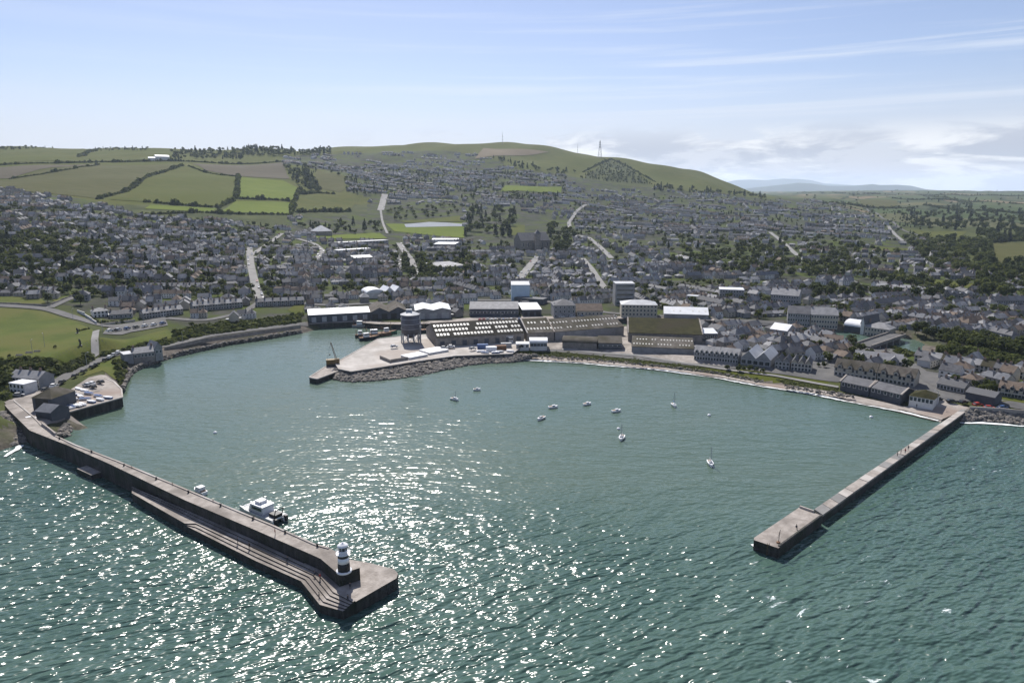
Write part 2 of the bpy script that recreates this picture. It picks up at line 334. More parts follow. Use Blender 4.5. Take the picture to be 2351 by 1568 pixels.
# ------------------------------------------------------------------ object helpers
def link(o, parent=None):
    COL.objects.link(o)
    if parent is not None: o.parent = parent
    return o
def thing(name, label, cat, loc=(0, 0, 0), rz=0, group=None):
    o = bpy.data.objects.new(name, None); o.empty_display_size = .5; link(o)
    o.location = loc; o.rotation_euler = (0, 0, rz); o['label'] = label; o['category'] = cat
    if group: o['group'] = group
    return o
def tag(o, label=None, cat=None, group=None, kind=None):
    for k, v in (('label', label), ('category', cat), ('group', group), ('kind', kind)):
        if v: o[k] = v
    return o
class MB:
    def __init__(s): s.v, s.f, s.m, s.mats = [], [], [], []
    def mi(s, m):
        m = MATS[m] if isinstance(m, str) else m
        if m not in s.mats: s.mats.append(m)
        return s.mats.index(m)
    def poly(s, pts, m):
        n = len(s.v); s.v += [tuple(p) for p in pts]; s.f.append(tuple(range(n, n + len(pts)))); s.m.append(s.mi(m))
    def box(s, x0, x1, y0, y1, z0, z1, m, rz=0, o=(0, 0)):
        n = len(s.v); c, sn = math.cos(rz), math.sin(rz)
        for z in (z0, z1):
            for x, y in ((x0, y0), (x1, y0), (x1, y1), (x0, y1)):
                s.v.append((o[0] + x * c - y * sn, o[1] + x * sn + y * c, z))
        k = s.mi(m)
        for f in ((3, 2, 1, 0), (4, 5, 6, 7), (0, 1, 5, 4), (1, 2, 6, 5), (2, 3, 7, 6), (3, 0, 4, 7)):
            s.f.append(tuple(n + i for i in f)); s.m.append(k)
    def extrude(s, pts, z0, z1, m, mtop=None):
        """closed prism over a plan polygon (any winding)"""
        a = sum(pts[i][0] * pts[(i + 1) % len(pts)][1] - pts[(i + 1) % len(pts)][0] * pts[i][1] for i in range(len(pts)))
        if a < 0: pts = pts[::-1]
        n = len(s.v); k = len(pts)
        z1s = z1 if isinstance(z1, (list, tuple)) else [z1] * k
        if a < 0 and isinstance(z1, (list, tuple)): z1s = list(z1)[::-1]
        s.v += [(p[0], p[1], z0) for p in pts] + [(p[0], p[1], z) for p, z in zip(pts, z1s)]
        q = s.mi(m)
        for i in range(k):
            j = (i + 1) % k; s.f.append((n + i, n + j, n + k + j, n + k + i)); s.m.append(q)
        s.f.append(tuple(n + k + i for i in range(k))); s.m.append(s.mi(mtop or m))
        s.f.append(tuple(n + i for i in reversed(range(k)))); s.m.append(q)
    def prof(s, pts, x0, x1, m, axis='x'):
        """extrude a closed y-z profile along x (or x-z along y)"""
        n = len(s.v); k = len(pts); q = s.mi(m)
        for x in (x0, x1):
            for a, z in pts: s.v.append((x, a, z) if axis == 'x' else (a, x, z))
        for i in range(k):
            j = (i + 1) % k; s.f.append((n + i, n + j, n + k + j, n + k + i)); s.m.append(q)
        s.f.append(tuple(n + i for i in reversed(range(k)))); s.m.append(q); s.f.append(tuple(n + k + i for i in range(k))); s.m.append(q)
    def tube(s, p, q, r0, r1=None, n=6, m='steel', cap=True):
        r1 = r0 if r1 is None else r1
        p, q = Vector(p), Vector(q); d = (q - p).normalized()
        a = d.orthogonal().normalized(); b = d.cross(a); o = len(s.v); k = s.mi(m)
        for c, r in ((p, r0), (q, r1)):
            for i in range(n):
                t = 2 * math.pi * i / n; s.v.append(tuple(c + a * (math.cos(t) * r) + b * (math.sin(t) * r)))
        for i in range(n):
            j = (i + 1) % n; s.f.append((o + i, o + j, o + n + j, o + n + i)); s.m.append(k)
        if cap:
            s.f.append(tuple(o + i for i in reversed(range(n)))); s.m.append(k); s.f.append(tuple(o + n + i for i in range(n))); s.m.append(k)
    def lathe(s, prof, n=24, m='steel', c=(0, 0)):
        o = len(s.v); k = s.mi(m)
        for r, z in prof:
            for i in range(n):
                t = 2 * math.pi * i / n; s.v.append((c[0] + r * math.cos(t), c[1] + r * math.sin(t), z))
        for a in range(len(prof) - 1):
            for i in range(n):
                j = (i + 1) % n; s.f.append((o + a * n + i, o + a * n + j, o + (a + 1) * n + j, o + (a + 1) * n + i)); s.m.append(k)
        s.f.append(tuple(o + i for i in reversed(range(n)))); s.m.append(k)
        e = o + (len(prof) - 1) * n; s.f.append(tuple(e + i for i in range(n))); s.m.append(k)
    def mesh(s, name):
        me = bpy.data.meshes.new(name); me.from_pydata(s.v, [], s.f)
        for m in s.mats: me.materials.append(m)
        me.polygons.foreach_set('material_index', s.m); me.update(); return me
    def build(s, name, parent=None, smooth=False):
        me = s.mesh(name)
        if smooth: me.polygons.foreach_set('use_smooth', [True] * len(me.polygons))
        return link(bpy.data.objects.new(name, me), parent)
    def proto(s):
        return (np.array(s.v, np.float32), np.concatenate([np.array(f, np.int32) for f in s.f]), np.array([len(f) for f in s.f], np.int32), np.array(s.m, np.int32), s.mats)
def one(name, mesh, parent=None): return link(bpy.data.objects.new(name, mesh), parent)
def copy_tree(o, parent=None):
    c = o.copy(); link(c, parent)
    for ch in o.children: copy_tree(ch, c)
    return c
def merge(name, protos, places):
    """one mesh from many placed prototypes; place = (proto, x,y,z,rz,sx,sy,sz)"""
    mats = []; V, LV, LT, MI = [], [], [], []; nv = 0
    for pi, x, y, z, rz, sx, sy, sz in places:
        v, lv, lt, mi, mm = protos[pi]
        mp = []
        for m in mm:
            if m not in mats: mats.append(m)
            mp.append(mats.index(m))
        c, s = math.cos(rz), math.sin(rz); w = v * np.array([sx, sy, sz], np.float32)
        V.append(np.stack([w[:, 0] * c - w[:, 1] * s + x, w[:, 0] * s + w[:, 1] * c + y, w[:, 2] + z], 1))
        LV.append(lv + nv); LT.append(lt); MI.append(np.array(mp, np.int32)[mi]); nv += len(v)
    V = np.concatenate(V).astype(np.float32); LV = np.concatenate(LV); LT = np.concatenate(LT); MI = np.concatenate(MI)
    me = bpy.data.meshes.new(name); me.vertices.add(len(V)); me.vertices.foreach_set('co', V.ravel())
    me.loops.add(len(LV)); me.loops.foreach_set('vertex_index', LV.astype(np.int32)); me.polygons.add(len(LT))
    me.polygons.foreach_set('loop_start', (np.cumsum(LT) - LT).astype(np.int32)); me.polygons.foreach_set('loop_total', LT.astype(np.int32))
    for m in mats: me.materials.append(m)
    me.polygons.foreach_set('material_index', MI.astype(np.int32)); me.polygons.foreach_set('use_smooth', np.zeros(len(LT), bool)); me.update(calc_edges=True)
    return link(bpy.data.objects.new(name, me))
# ------------------------------------------------------------------ ground sheet and sea
TOWN_UV = [(-400, 425), (0, 425), (60, 442), (130, 450), (220, 462), (300, 492), (350, 503), (480, 503), (560, 517), (640, 523), (665, 500), (840, 492), (850, 455),
           (800, 440), (790, 400), (700, 383), (650, 378), (650, 358), (900, 350), (1000, 346), (1110, 355), (1180, 388), (1300, 402), (1400, 422), (1500, 432), (1600, 442),
           (1760, 456), (1870, 456), (1960, 480), (2040, 510), (2070, 540), (2150, 560), (2200, 600), (2240, 625), (2351, 640), (2700, 650), (2700, 960), (2250, 935),
           (2150, 905), (2090, 890), (1900, 850), (1760, 850), (1590, 822), (1440, 770), (1400, 735), (1050, 735), (700, 738), (588, 742), (400, 760), (330, 735), (250, 735), (150, 700), (0, 690), (-400, 690)]
def build_ground():
    me = bpy.data.meshes.new('ground'); n = NS * NY
    co = np.stack([GX.ravel(), GY.ravel(), GZ.ravel()], 1).astype(np.float32)
    i = np.arange(NY - 1)[:, None] * NS + np.arange(NS - 1)[None, :]
    q = np.stack([i, i + 1, i + NS + 1, i + NS], -1).reshape(-1, 4)
    me.vertices.add(n); me.vertices.foreach_set('co', co.ravel()); me.loops.add(q.size); me.loops.foreach_set('vertex_index', q.ravel().astype(np.int32))
    me.polygons.add(len(q)); me.polygons.foreach_set('loop_start', np.arange(0, q.size, 4, dtype=np.int32)); me.polygons.foreach_set('loop_total', np.full(len(q), 4, np.int32))
    c = co[q].mean(1); u, v = proj(c[:, 0], c[:, 1], c[:, 2])
    mi = np.zeros(len(q), np.int32)                       # pasture
    mi[(c[:, 1] > 2750)] = 2
    mi[(u > 1780) & (c[:, 1] > 1100)] = 2
    mi[(u > 1900) & (c[:, 1] <= 1500)] = 3
    mi[(u < 900) & (v > 470)] = 3
    mi[inpoly(u, v, [(640, 495), (850, 480), (1080, 480), (1300, 540), (900, 600), (640, 560)])] = 3
    mi[inpoly(u, v, [(1310, 432), (1400, 366), (1425, 370), (1500, 432), (1420, 440)])] = 3
    mi[inpoly(u, v, TOWN_UV)] = 1
    mi[waterdist(c[:, 0], c[:, 1]) < 9] = 4
    for m in ('pasture', 'town_ground', 'countryside', 'scrub_ground', 'shore_rock'): me.materials.append(MATS[m])
    me.polygons.foreach_set('material_index', mi); me.polygons.foreach_set('use_smooth', np.ones(len(q), bool)); me.update(calc_edges=True)
    tag(link(bpy.data.objects.new('ground', me)), kind='structure')
build_ground()
def build_sea():
    b = MB(); xs = [-2600, -900, -450, 0, 450, 900, 2600]; ys = [-600, 0, 200, 400, 620]
    me = bpy.data.meshes.new('sea'); vs = [(x, y, 0) for y in ys for x in xs]; w = len(xs)
    fs = [(j * w + i, j * w + i + 1, (j + 1) * w + i + 1, (j + 1) * w + i) for j in range(len(ys) - 1) for i in range(w - 1)]
    me.from_pydata(vs, [], fs); me.materials.append(MATS['sea']); tag(link(bpy.data.objects.new('sea', me)), kind='structure')
    bd = MB(); bd.extrude([(-2600, -600), (2600, -600), (2600, 182), (-2600, 182)], -9, -6, 'shore_rock'); tag(bd.build('sea_bed_ground'), kind='structure')
build_sea()

# ------------------------------------------------------------------ sheets lying on the ground
def clip_poly(poly, quad):
    out = poly
    for i in range(4):
        ax, ay = quad[i]; bx, by = quad[(i + 1) % 4]; inp = out; out = []
        if not inp: return []
        for k in range(len(inp)):
            p, q = inp[k - 1], inp[k]
            sp = (bx - ax) * (p[1] - ay) - (by - ay) * (p[0] - ax); sq = (bx - ax) * (q[1] - ay) - (by - ay) * (q[0] - ax)
            if (sp >= 0) != (sq >= 0):
                t = sp / (sp - sq); out.append((p[0] + t * (q[0] - p[0]), p[1] + t * (q[1] - p[1])))
            if sq >= 0: out.append(q)
    return out
def drape(name, uv, m, off=.06, kind='structure', world=None):
    w = world or [G(u, v)[:2] for u, v in uv]
    if sum(w[i - 1][0] * w[i][1] - w[i][0] * w[i - 1][1] for i in range(len(w))) < 0: w = w[::-1]
    ys = [p[1] for p in w]; ss = [p[0] / p[1] for p in w]
    i0 = max(int((math.log(max(min(ys), Y0 + 1)) - LY0) / LYD), 0); i1 = min(int((math.log(max(ys)) - LY0) / LYD) + 1, NY - 1)
    j0 = max(int((min(ss) - SV[0]) / SD) - 1, 0); j1 = min(int((max(ss) - SV[0]) / SD) + 2, NS - 1)
    sub = np.s_[i0:i1 + 1, j0:j1 + 1]; gx, gy = GX[sub], GY[sub]
    ins = inpoly(gx, gy, w); ed = edgedist(gx, gy, w)
    vs, fs, idx = [], [], {}
    def vert(x, y):
        k = (round(x, 3), round(y, 3))
        if k not in idx: idx[k] = len(vs); vs.append((x, y, hz(x, y) + off + .0005 * y))
        return idx[k]
    for i in range(i1 - i0):
        diag = math.hypot(gx[i, 1] - gx[i, 0], gy[i + 1, 0] - gy[i, 0]) * 1.6
        for j in range(j1 - j0):
            if ed[i, j] > diag:
                if not ins[i, j]: continue
                quad = [(gx[i, j], gy[i, j]), (gx[i, j + 1], gy[i, j + 1]), (gx[i + 1, j + 1], gy[i + 1, j + 1]), (gx[i + 1, j], gy[i + 1, j])]
                fs.append(tuple(vert(*p) for p in quad)); continue
            quad = [(gx[i, j], gy[i, j]), (gx[i, j + 1], gy[i, j + 1]), (gx[i + 1, j + 1], gy[i + 1, j + 1]), (gx[i + 1, j], gy[i + 1, j])]
            pl = clip_poly(w, quad)
            if len(pl) >= 3:
                f = []
                for p in pl:
                    k = vert(*p)
                    if k not in f: f.append(k)
                if len(f) >= 3: fs.append(tuple(f))
    me = bpy.data.meshes.new(name); me.from_pydata(vs, [], fs); me.materials.append(MATS[m]); me.update()
    for p in me.polygons: p.use_smooth = True
    o = link(bpy.data.objects.new(name, me)); o['kind'] = kind
    return o
ROADS = []
def ribbon(name, uv, width, m, off=.12, closed=False, zfix=None, world=None, kind='structure', reserve=True):
    w = world or [G(u, v)[:2] for u, v in uv]
    pts = []
    for (x0, y0), (x1, y1) in zip(w[:-1], w[1:]):
        n = max(1, int(math.hypot(x1 - x0, y1 - y0) / 5))
        pts += [(x0 + (x1 - x0) * k / n, y0 + (y1 - y0) * k / n) for k in range(n)]
    pts.append(w[-1])
    for _ in range(3): pts = [pts[0]] + [((pts[i - 1][0] + 2 * pts[i][0] + pts[i + 1][0]) / 4, (pts[i - 1][1] + 2 * pts[i][1] + pts[i + 1][1]) / 4) for i in range(1, len(pts) - 1)] + [pts[-1]]
    vs, fs = [], []
    K = 3
    for i, (x, y) in enumerate(pts):
        a, b = pts[max(i - 1, 0)], pts[min(i + 1, len(pts) - 1)]; tx, ty = b[0] - a[0], b[1] - a[1]; l = math.hypot(tx, ty) or 1
        for k in range(K + 1):
            s = (k / K - .5) * width; px, py = x - ty / l * s, y + tx / l * s
            vs.append((px, py, (zfix if zfix is not None else hz(px, py)) + off + .0006 * py))
    for i in range(len(pts) - 1):
        for k in range(K):
            o = i * (K + 1) + k; fs.append((o, o + K + 1, o + K + 2, o + 1))
    me = bpy.data.meshes.new(name); me.from_pydata(vs, [], fs); me.materials.append(MATS[m]); me.update()
    o = link(bpy.data.objects.new(name, me)); o['kind'] = kind
    if reserve: ROADS.append((pts, width / 2 + 2.5))
    return pts
GREENS = []   # image polygons kept free of houses
def green(name, uv, m, off=.06):
    GREENS.append(uv); return drape(name, uv, m, off)
green('field', [(-250, 345), (0, 347), (100, 342), (215, 340), (190, 371), (0, 377), (-250, 380)], 'pasture')
green('field', [(222, 347), (340, 347), (356, 368), (202, 371)], 'pasture')
green('field', [(-250, 390), (0, 386), (150, 380), (228, 378), (20, 411), (-250, 418)], 'pasture_brown')
green('field', [(-100, 418), (20, 414), (234, 379), (418, 379), (360, 399), (288, 440), (222, 457), (130, 447), (60, 440), (-100, 424)], 'pasture_olive')
green('field', [(431, 385), (545, 409), (540, 449), (500, 474), (330, 464), (252, 459), (298, 440), (362, 402)], 'pasture')
green('field', [(442, 377), (648, 374), (665, 412), (550, 405), (472, 392)], 'pasture_brown')
green('field', [(552, 408), (650, 416), (690, 434), (677, 462), (551, 457)], 'pasture_green')
green('field', [(540, 463), (668, 466), (664, 493), (506, 487)], 'pasture_green')
green('field', [(727, 392), (790, 406), (792, 436), (780, 442), (722, 430)], 'pasture_olive')
green('field', [(690, 449), (828, 449), (800, 484), (678, 486)], 'pasture')
green('field', [(345, 471), (498, 479), (486, 488), (332, 480)], 'pasture_green')
green('field', [(885, 514), (1065, 512), (1066, 547), (905, 532)], 'pasture_green')
green('field', [(918, 508), (1060, 497), (1063, 510), (930, 512)], 'pasture')
green('field', [(1160, 427), (1290, 430), (1288, 446), (1150, 441)], 'pasture_green')
green('field', [(690, 545), (870, 535), (890, 548), (770, 549)], 'pasture_green')
green('field', [(1172, 520), (1205, 517), (1205, 540), (1175, 541)], 'pasture')
green('field', [(2095, 530), (2220, 532), (2200, 546), (2120, 545)], 'pasture')
green('field', [(2272, 560), (2480, 556), (2480, 605), (2275, 606)], 'pasture_olive')
green('field', [(1970, 460), (2060, 462), (2064, 474), (1980, 474)], 'pasture_olive')
green('field', [(2000, 565), (2090, 572), (2080, 581), (2000, 573)], 'pasture')
green('field', [(1090, 366), (1260, 350), (1110, 341)], 'stubble')
green('field', [(2130, 640), (2260, 655), (2250, 668), (2120, 660)], 'pasture')
green('sports_pitch', [(928, 516), (985, 511), (1066, 516), (1060, 521), (932, 523)], 'pitch_blue', .3)
green('lawn', LAWN_UV, 'grass_lawn')
green('lawn', [(230, 776), (382, 757), (400, 768), (397, 777), (300, 797), (232, 812)], 'grass_lawn')
green('lawn', [(214, 838), (262, 826), (274, 850), (268, 874), (250, 862), (236, 852), (190, 866)], 'grass_lawn')
green('lawn', [(-100, 681), (0, 681), (95, 687), (112, 701), (0, 698), (-100, 697)], 'grass_lawn')
green('lawn', [(120, 690), (205, 657), (200, 668), (135, 698)], 'grass_lawn')
green('lawn', [(2288, 908), (2400, 915), (2400, 930), (2300, 922)], 'pasture')
green('lawn', [(660, 712), (690, 693), (700, 700), (690, 733)], 'pasture')
for uv, w, m in [
    ([(572, 569), (576, 610), (586, 655), (600, 692)], 9, 'road_pale'), ([(573, 589), (610, 565), (648, 537)], 7, 'road_pale'), ([(578, 591), (640, 592), (682, 590)], 13, 'road_pale'),
    ([(682, 549), (722, 560), (742, 576), (725, 598)], 8, 'road_pale'), ([(884, 447), (880, 460), (874, 484)], 17, 'road_pale'), ([(874, 484), (877, 505), (889, 537)], 5, 'road_pale'),
    ([(916, 559), (930, 580), (945, 600), (955, 636)], 10, 'road_pale'), ([(905, 575), (918, 600), (920, 620)], 6, 'asphalt'), ([(1346, 471), (1322, 488), (1306, 512), (1311, 538), (1352, 546), (1376, 566), (1404, 594)], 9, 'road_pale'),
    ([(1236, 590), (1215, 612), (1190, 646)], 11, 'road_pale'), ([(1338, 594), (1360, 620), (1392, 668)], 8, 'road_pale'), ([(1768, 534), (1800, 560), (1832, 588)], 9, 'road_pale'),
    ([(1938, 636), (1975, 655), (2012, 668)], 7, 'asphalt'), ([(2040, 520), (2055, 540), (2075, 556)], 8, 'road_pale'), ([(2170, 560), (2120, 545), (2060, 520), (1990, 480)], 7, 'asphalt'),
    ([(-200, 694), (0, 702), (110, 710), (170, 729), (232, 750), (290, 748), (340, 738), (384, 731)], 9, 'asphalt'), ([(114, 707), (150, 690), (232, 664)], 7, 'asphalt'),
    ([(92, 908), (120, 886), (150, 865), (210, 834), (262, 815), (300, 806), (380, 796), (460, 775), (588, 757), (655, 748), (705, 744)], 8, 'asphalt'),
    ([(384, 731), (470, 738), (560, 718), (600, 692)], 7, 'asphalt'), ([(600, 692), (760, 702), (900, 694), (1060, 690), (1240, 690), (1400, 720), (1640, 735), (1800, 745)], 8, 'asphalt'),
    ([(1175, 590), (1300, 600), (1420, 600)], 7, 'asphalt'), ([(2078, 830), (2110, 852), (2150, 885), (2200, 905), (2290, 925), (2420, 945)], 9, 'asphalt'), ([(2040, 800), (2060, 822), (2078, 830)], 7, 'asphalt'),
    ([(1180, 800), (1290, 806), (1450, 822), (1590, 838), (1690, 846)], 5, 'asphalt'), ([(1640, 800), (1760, 826), (1900, 838), (2040, 845)], 6, 'asphalt')]:
    ribbon('road', uv, w * .78, m)
drape('car_park', [(236, 768), (250, 752), (300, 748), (380, 734), (386, 748), (300, 764)], 'asphalt', .2)
drape('yard', [(1178, 803), (1290, 806), (1450, 824), (1600, 842), (1690, 846), (1690, 800), (1660, 775), (1440, 750), (1206, 758), (1206, 795)], 'concrete', .05)
drape('yard', [(1660, 775), (1930, 778), (2040, 800), (2110, 850), (2060, 880), (1920, 878), (1780, 858), (1690, 846), (1690, 800)], 'asphalt', .05)
drape('yard', [(2110, 850), (2300, 880), (2300, 925), (2160, 918), (2090, 915), (2070, 890)], 'asphalt', .05)
drape('footpath', [(213, 763), (229, 759), (228, 816), (210, 826)], 'road_pale', .35)
drape('yard', [(150, 905), (205, 868), (232, 862), (262, 876), (279, 893), (280, 914), (158, 946)], 'concrete', .35)
drape('yard', [(10, 925), (60, 902), (100, 900), (150, 905), (158, 946), (150, 965), (100, 985), (60, 978)], 'concrete', .25)
drape('pavement', [(2082, 935), (2140, 922), (2160, 918), (2226, 938), (2207, 946), (2160, 966), (2060, 940)], 'shingle', .35)
drape('beach', [(1178, 826), (1240, 820), (1350, 828), (1508, 843), (1650, 861), (1750, 880), (1863, 893), (1963, 910), (2080, 935), (2165, 964), (2158, 972), (2063, 948), (1963, 928), (1863, 908), (1750, 892), (1650, 871), (1508, 853), (1350, 838), (1190, 830)], 'shingle', .12)
drape('promenade_path', [(1290, 801), (1470, 816), (1600, 838), (1780, 862), (1925, 888), (1925, 892), (1780, 866), (1600, 841), (1470, 820), (1290, 805)], 'road_pale', .3)
# wet strip and breaking edge along the beach
BEACHW = [P(u, v, 0)[:2] for u, v in [(1190, 827), (1350, 835), (1508, 850), (1650, 868), (1750, 889), (1863, 905), (1963, 925), (2063, 945), (2158, 969)]]
ribbon('wet_sand_beach', None, 4.5, 'wet_sand', .1, zfix=.08, world=[(x, y + 2.0) for x, y in BEACHW], reserve=False)
def surf(name, world, width, m, amp, z, gaps=0):
    pts = []
    for (x0, y0), (x1, y1) in zip(world[:-1], world[1:]):
        n = max(1, int(math.hypot(x1 - x0, y1 - y0) / 1.5)); pts += [(x0 + (x1 - x0) * k / n, y0 + (y1 - y0) * k / n) for k in range(n)]
    b = MB(); prev = None
    for i, (x, y) in enumerate(pts):
        a, c = pts[max(i - 1, 0)], pts[min(i + 1, len(pts) - 1)]; tx, ty = c[0] - a[0], c[1] - a[1]; l = math.hypot(tx, ty) or 1
        w = width * max(.0, .75 + .6 * math.sin(i * .21) * math.sin(i * .067 + 1) + R.uniform(-.25, .35)); sft = amp * math.sin(i * .16) + R.uniform(-.3, .3)
        p = (x - ty / l * (sft - w / 2), y + tx / l * (sft - w / 2), z); q = (x - ty / l * (sft + w / 2), y + tx / l * (sft + w / 2), z + .02)
        if prev and not (gaps and R.random() < gaps): b.poly([prev[0], p, q, prev[1]], m)
        prev = (p, q)
    tag(b.build(name), kind='stuff', label='broken white surf washing along the ' + ('beach' if amp else 'wall'))
surf('surf', [(x, y - 1.0) for x, y in BEACHW], 1.7, 'foam', .8, .42)

# ------------------------------------------------------------------ piers and quays
def pts_at(uv, z): return [P(u, v, z)[:2] for u, v in uv]
pier = thing('east_pier', 'long stone breakwater with high seaward wall and stepped promenade, lighthouse at its end', 'pier', (0, 0, 0))
b = MB()
DECK_O = [(10, 929), (22, 943), (68, 988), (155, 1022), (250, 1064), (425, 1148), (588, 1217), (723, 1276), (736, 1282), (778, 1318)]
DECK_I = [(826, 1303), (795, 1278), (757, 1258), (726, 1250), (623, 1204), (540, 1170), (425, 1122), (275, 1060), (175, 1022), (128, 1000), (97, 976), (80, 958), (34, 920)]
TOPZ = 6.1
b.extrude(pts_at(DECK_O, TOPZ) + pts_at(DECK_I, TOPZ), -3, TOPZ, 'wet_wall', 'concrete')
b.build('wall', pier)
# kerb along the harbour side of the deck, and a low step near the root
b = MB(); I = pts_at(DECK_I[2:], TOPZ)
for (x0, y0), (x1, y1) in zip(I[:-1], I[1:]):
    a = math.atan2(y1 - y0, x1 - x0); L_ = math.hypot(x1 - x0, y1 - y0); b.box(0, L_, .05, .55, TOPZ - .2, TOPZ + .25, 'concrete_pale', a, (x0, y0))
b.build('kerb', pier)
b = MB()
HEAD = [(690, 1250), (753, 1266), (776, 1279), (850, 1292), (905, 1306), (914, 1316), (910, 1327), (816, 1381), (790, 1370), (771, 1357), (736, 1316), (723, 1308), (700, 1298)]
b.extrude(pts_at(HEAD, 3.0), -3, 3.0, 'wet_wall', 'concrete'); b.build('head_platform', pier)
# stepped promenade on the seaward side, rows of steps falling to the water
INN = [(303, 1117), (425, 1168), (588, 1241), (700, 1294), (737, 1311), (772, 1353), (816, 1378)]
OUT = [(303, 1136), (425, 1206), (588, 1288), (691, 1334), (734, 1388), (787, 1403)]
Iw = pts_at(INN, 3.2); Ow = pts_at(OUT, 2.0)
def resamp(w, n, ks=None):
    d = [0]
    for (x0, y0), (x1, y1) in zip(w[:-1], w[1:]): d.append(d[-1] + math.hypot(x1 - x0, y1 - y0))
    r = []
    for k in range(n):
        t = d[-1] * k / (n - 1); i = min(max(np.searchsorted(d, t) - 1, 0), len(w) - 2); f = (t - d[i]) / (d[i + 1] - d[i])
        r.append((w[i][0] + f * (w[i + 1][0] - w[i][0]), w[i][1] + f * (w[i + 1][1] - w[i][1])))
    return r
# rail the two lines at matching corners so the steps turn with the pier head
def seg(w, i, n): return [(w[i][0] + (w[i + 1][0] - w[i][0]) * k / n, w[i][1] + (w[i + 1][1] - w[i][1]) * k / n) for k in range(n)]
Im = [Iw[0], Iw[1], Iw[2], Iw[4], Iw[5], Iw[6]]
Ii = sum((seg(Im, i, 6) for i in range(5)), []) + [Im[5]]; Oo = sum((seg(Ow, i, 6) for i in range(5)), []) + [Ow[5]]
NST = 5
for k in range(NST):
    t0, t1 = k / NST, (k + 1) / NST
    rows = []
    for i, ((ax, ay), (bx, by)) in enumerate(zip(Ii, Oo)):
        early = i < 7                                   # before the kink: two steps then a broad landing
        q0 = (t0 if not early else (0, .16, .32, .33, .34)[k]); q1 = (t1 if not early else (.16, .32, 1.0, 1.0, 1.0)[k])
        rows.append(((ax + (bx - ax) * q0, ay + (by - ay) * q0), (ax + (bx - ax) * q1, ay + (by - ay) * q1)))
    z = 3.2 - .27 * k - .05
    zz = [z if i >= 7 else max(z, 3.2 - .27 * 2 - .05) for i in range(len(rows))]
    sb = MB()
    for i in range(len(rows) - 1):
        if i < 6 and k > 2: continue
        pts = [rows[i][0], rows[i][1], rows[i + 1][1], rows[i + 1][0]]
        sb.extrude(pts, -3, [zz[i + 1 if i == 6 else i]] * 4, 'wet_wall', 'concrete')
    sb.build('step', pier)
sb = MB(); a0 = P(181, 1075, 1.6); a1 = P(214, 1090, 1.6); ang = math.atan2(a1[1] - a0[1], a1[0] - a0[0])
sb.box(0, math.hypot(a1[0] - a0[0], a1[1] - a0[1]), -.6, 4, -2, 1.6, 'wet_wall', ang, a0[:2]); sb.box(0, math.hypot(a1[0] - a0[0], a1[1] - a0[1]), -.6, 4, 1.6, 1.75, 'concrete', ang, a0[:2])
sb.build('landing_ledge', pier)

# lighthouse on the plinth block at the end of the wall
lx, ly, _ = P(790, 1311, TOPZ)
lt = thing('lighthouse', 'small round black and white banded lighthouse at the end of the stone pier', 'lighthouse', (lx, ly, TOPZ))
b = MB(); b.lathe([(1.75, 0), (1.75, .35), (1.45, .42)], 28, 'paint_white'); b.build('base', lt, True)
b = MB(); b.lathe([(1.42, .40), (1.30, 2.3)], 28, 'paint_black'); b.build('lower_band', lt, True)
b = MB(); b.lathe([(1.30, 2.3), (1.24, 3.6)], 28, 'paint_white'); b.build('middle_band', lt, True)
b = MB(); b.lathe([(1.24, 3.6), (1.22, 4.25)], 28, 'paint_black'); b.build('upper_band', lt, True)
b = MB(); b.lathe([(1.2, 4.25), (1.65, 4.45), (1.65, 4.62), (1.2, 4.64)], 28, 'paint_white'); gal = b.build('gallery', lt)
b = MB()
for k in range(14):
    t = 2 * math.pi * k / 14; b.tube((1.58 * math.cos(t), 1.58 * math.sin(t), 4.6), (1.58 * math.cos(t), 1.58 * math.sin(t), 5.4), .03, m='paint_white')
    t2 = t + 2 * math.pi / 14
    for z in (5.0, 5.4): b.tube((1.58 * math.cos(t), 1.58 * math.sin(t), z), (1.58 * math.cos(t2), 1.58 * math.sin(t2), z), .03, m='paint_white')
b.build('railing', gal)
b = MB(); b.lathe([(1.0, 4.62), (1.0, 5.3)], 24, 'paint_white'); b.build('lantern_base', lt, True)
b = MB(); b.lathe([(.95, 5.3), (.95, 6.3)], 24, 'glass'); lan = b.build('lantern', lt, True)
for k in range(8):
    t = 2 * math.pi * k / 8; b = MB(); b.tube((.97 * math.cos(t), .97 * math.sin(t), 5.3), (.97 * math.cos(t), .97 * math.sin(t), 6.3), .05, m='paint_white'); b.build('glazing_bar', lan)
b = MB(); b.lathe([(1.25, 6.28), (1.25, 6.42), (.85, 6.75), (.25, 6.98), (.15, 7.2), (.02, 7.25)], 24, 'paint_white'); b.build('roof', lt, True)
b = MB(); b.box(-.4, .4, -1.5, -1.3, .4, 2.0, 'paint_black'); b.build('door', lt).rotation_euler = (0, 0, .9)

# north pier: narrow slab causeway with a wider head
npier = thing('north_pier', 'straight low concrete pier with a wider stepped head, running from the beach', 'pier')
WL = [(2207, 939), (1869, 1168.5)]; WR = [(1888.5, 1181.6), (2003, 1103), (2225, 939)]
b = MB(); A = pts_at(WL, 2.7); C = pts_at([(1888.5, 1181.6), (2225, 939)], 2.7)
nsl = 26
for k in range(nsl):
    t0, t1 = k / nsl, (k + 1) / nsl - .0015
    lerp = lambda p, q, t: (p[0] + (q[0] - p[0]) * t, p[1] + (q[1] - p[1]) * t)
    pts = [lerp(A[0], A[1], t0), lerp(A[0], A[1], t1), lerp(C[1], C[0], t1), lerp(C[1], C[0], t0)]
    b.extrude(pts, 2.1, 2.7 + R.uniform(-.05, .05), 'concrete', ('concrete_pale', 'concrete', 'concrete_pale', 'road_pale')[R.randrange(4)])
b.build('deck', npier)
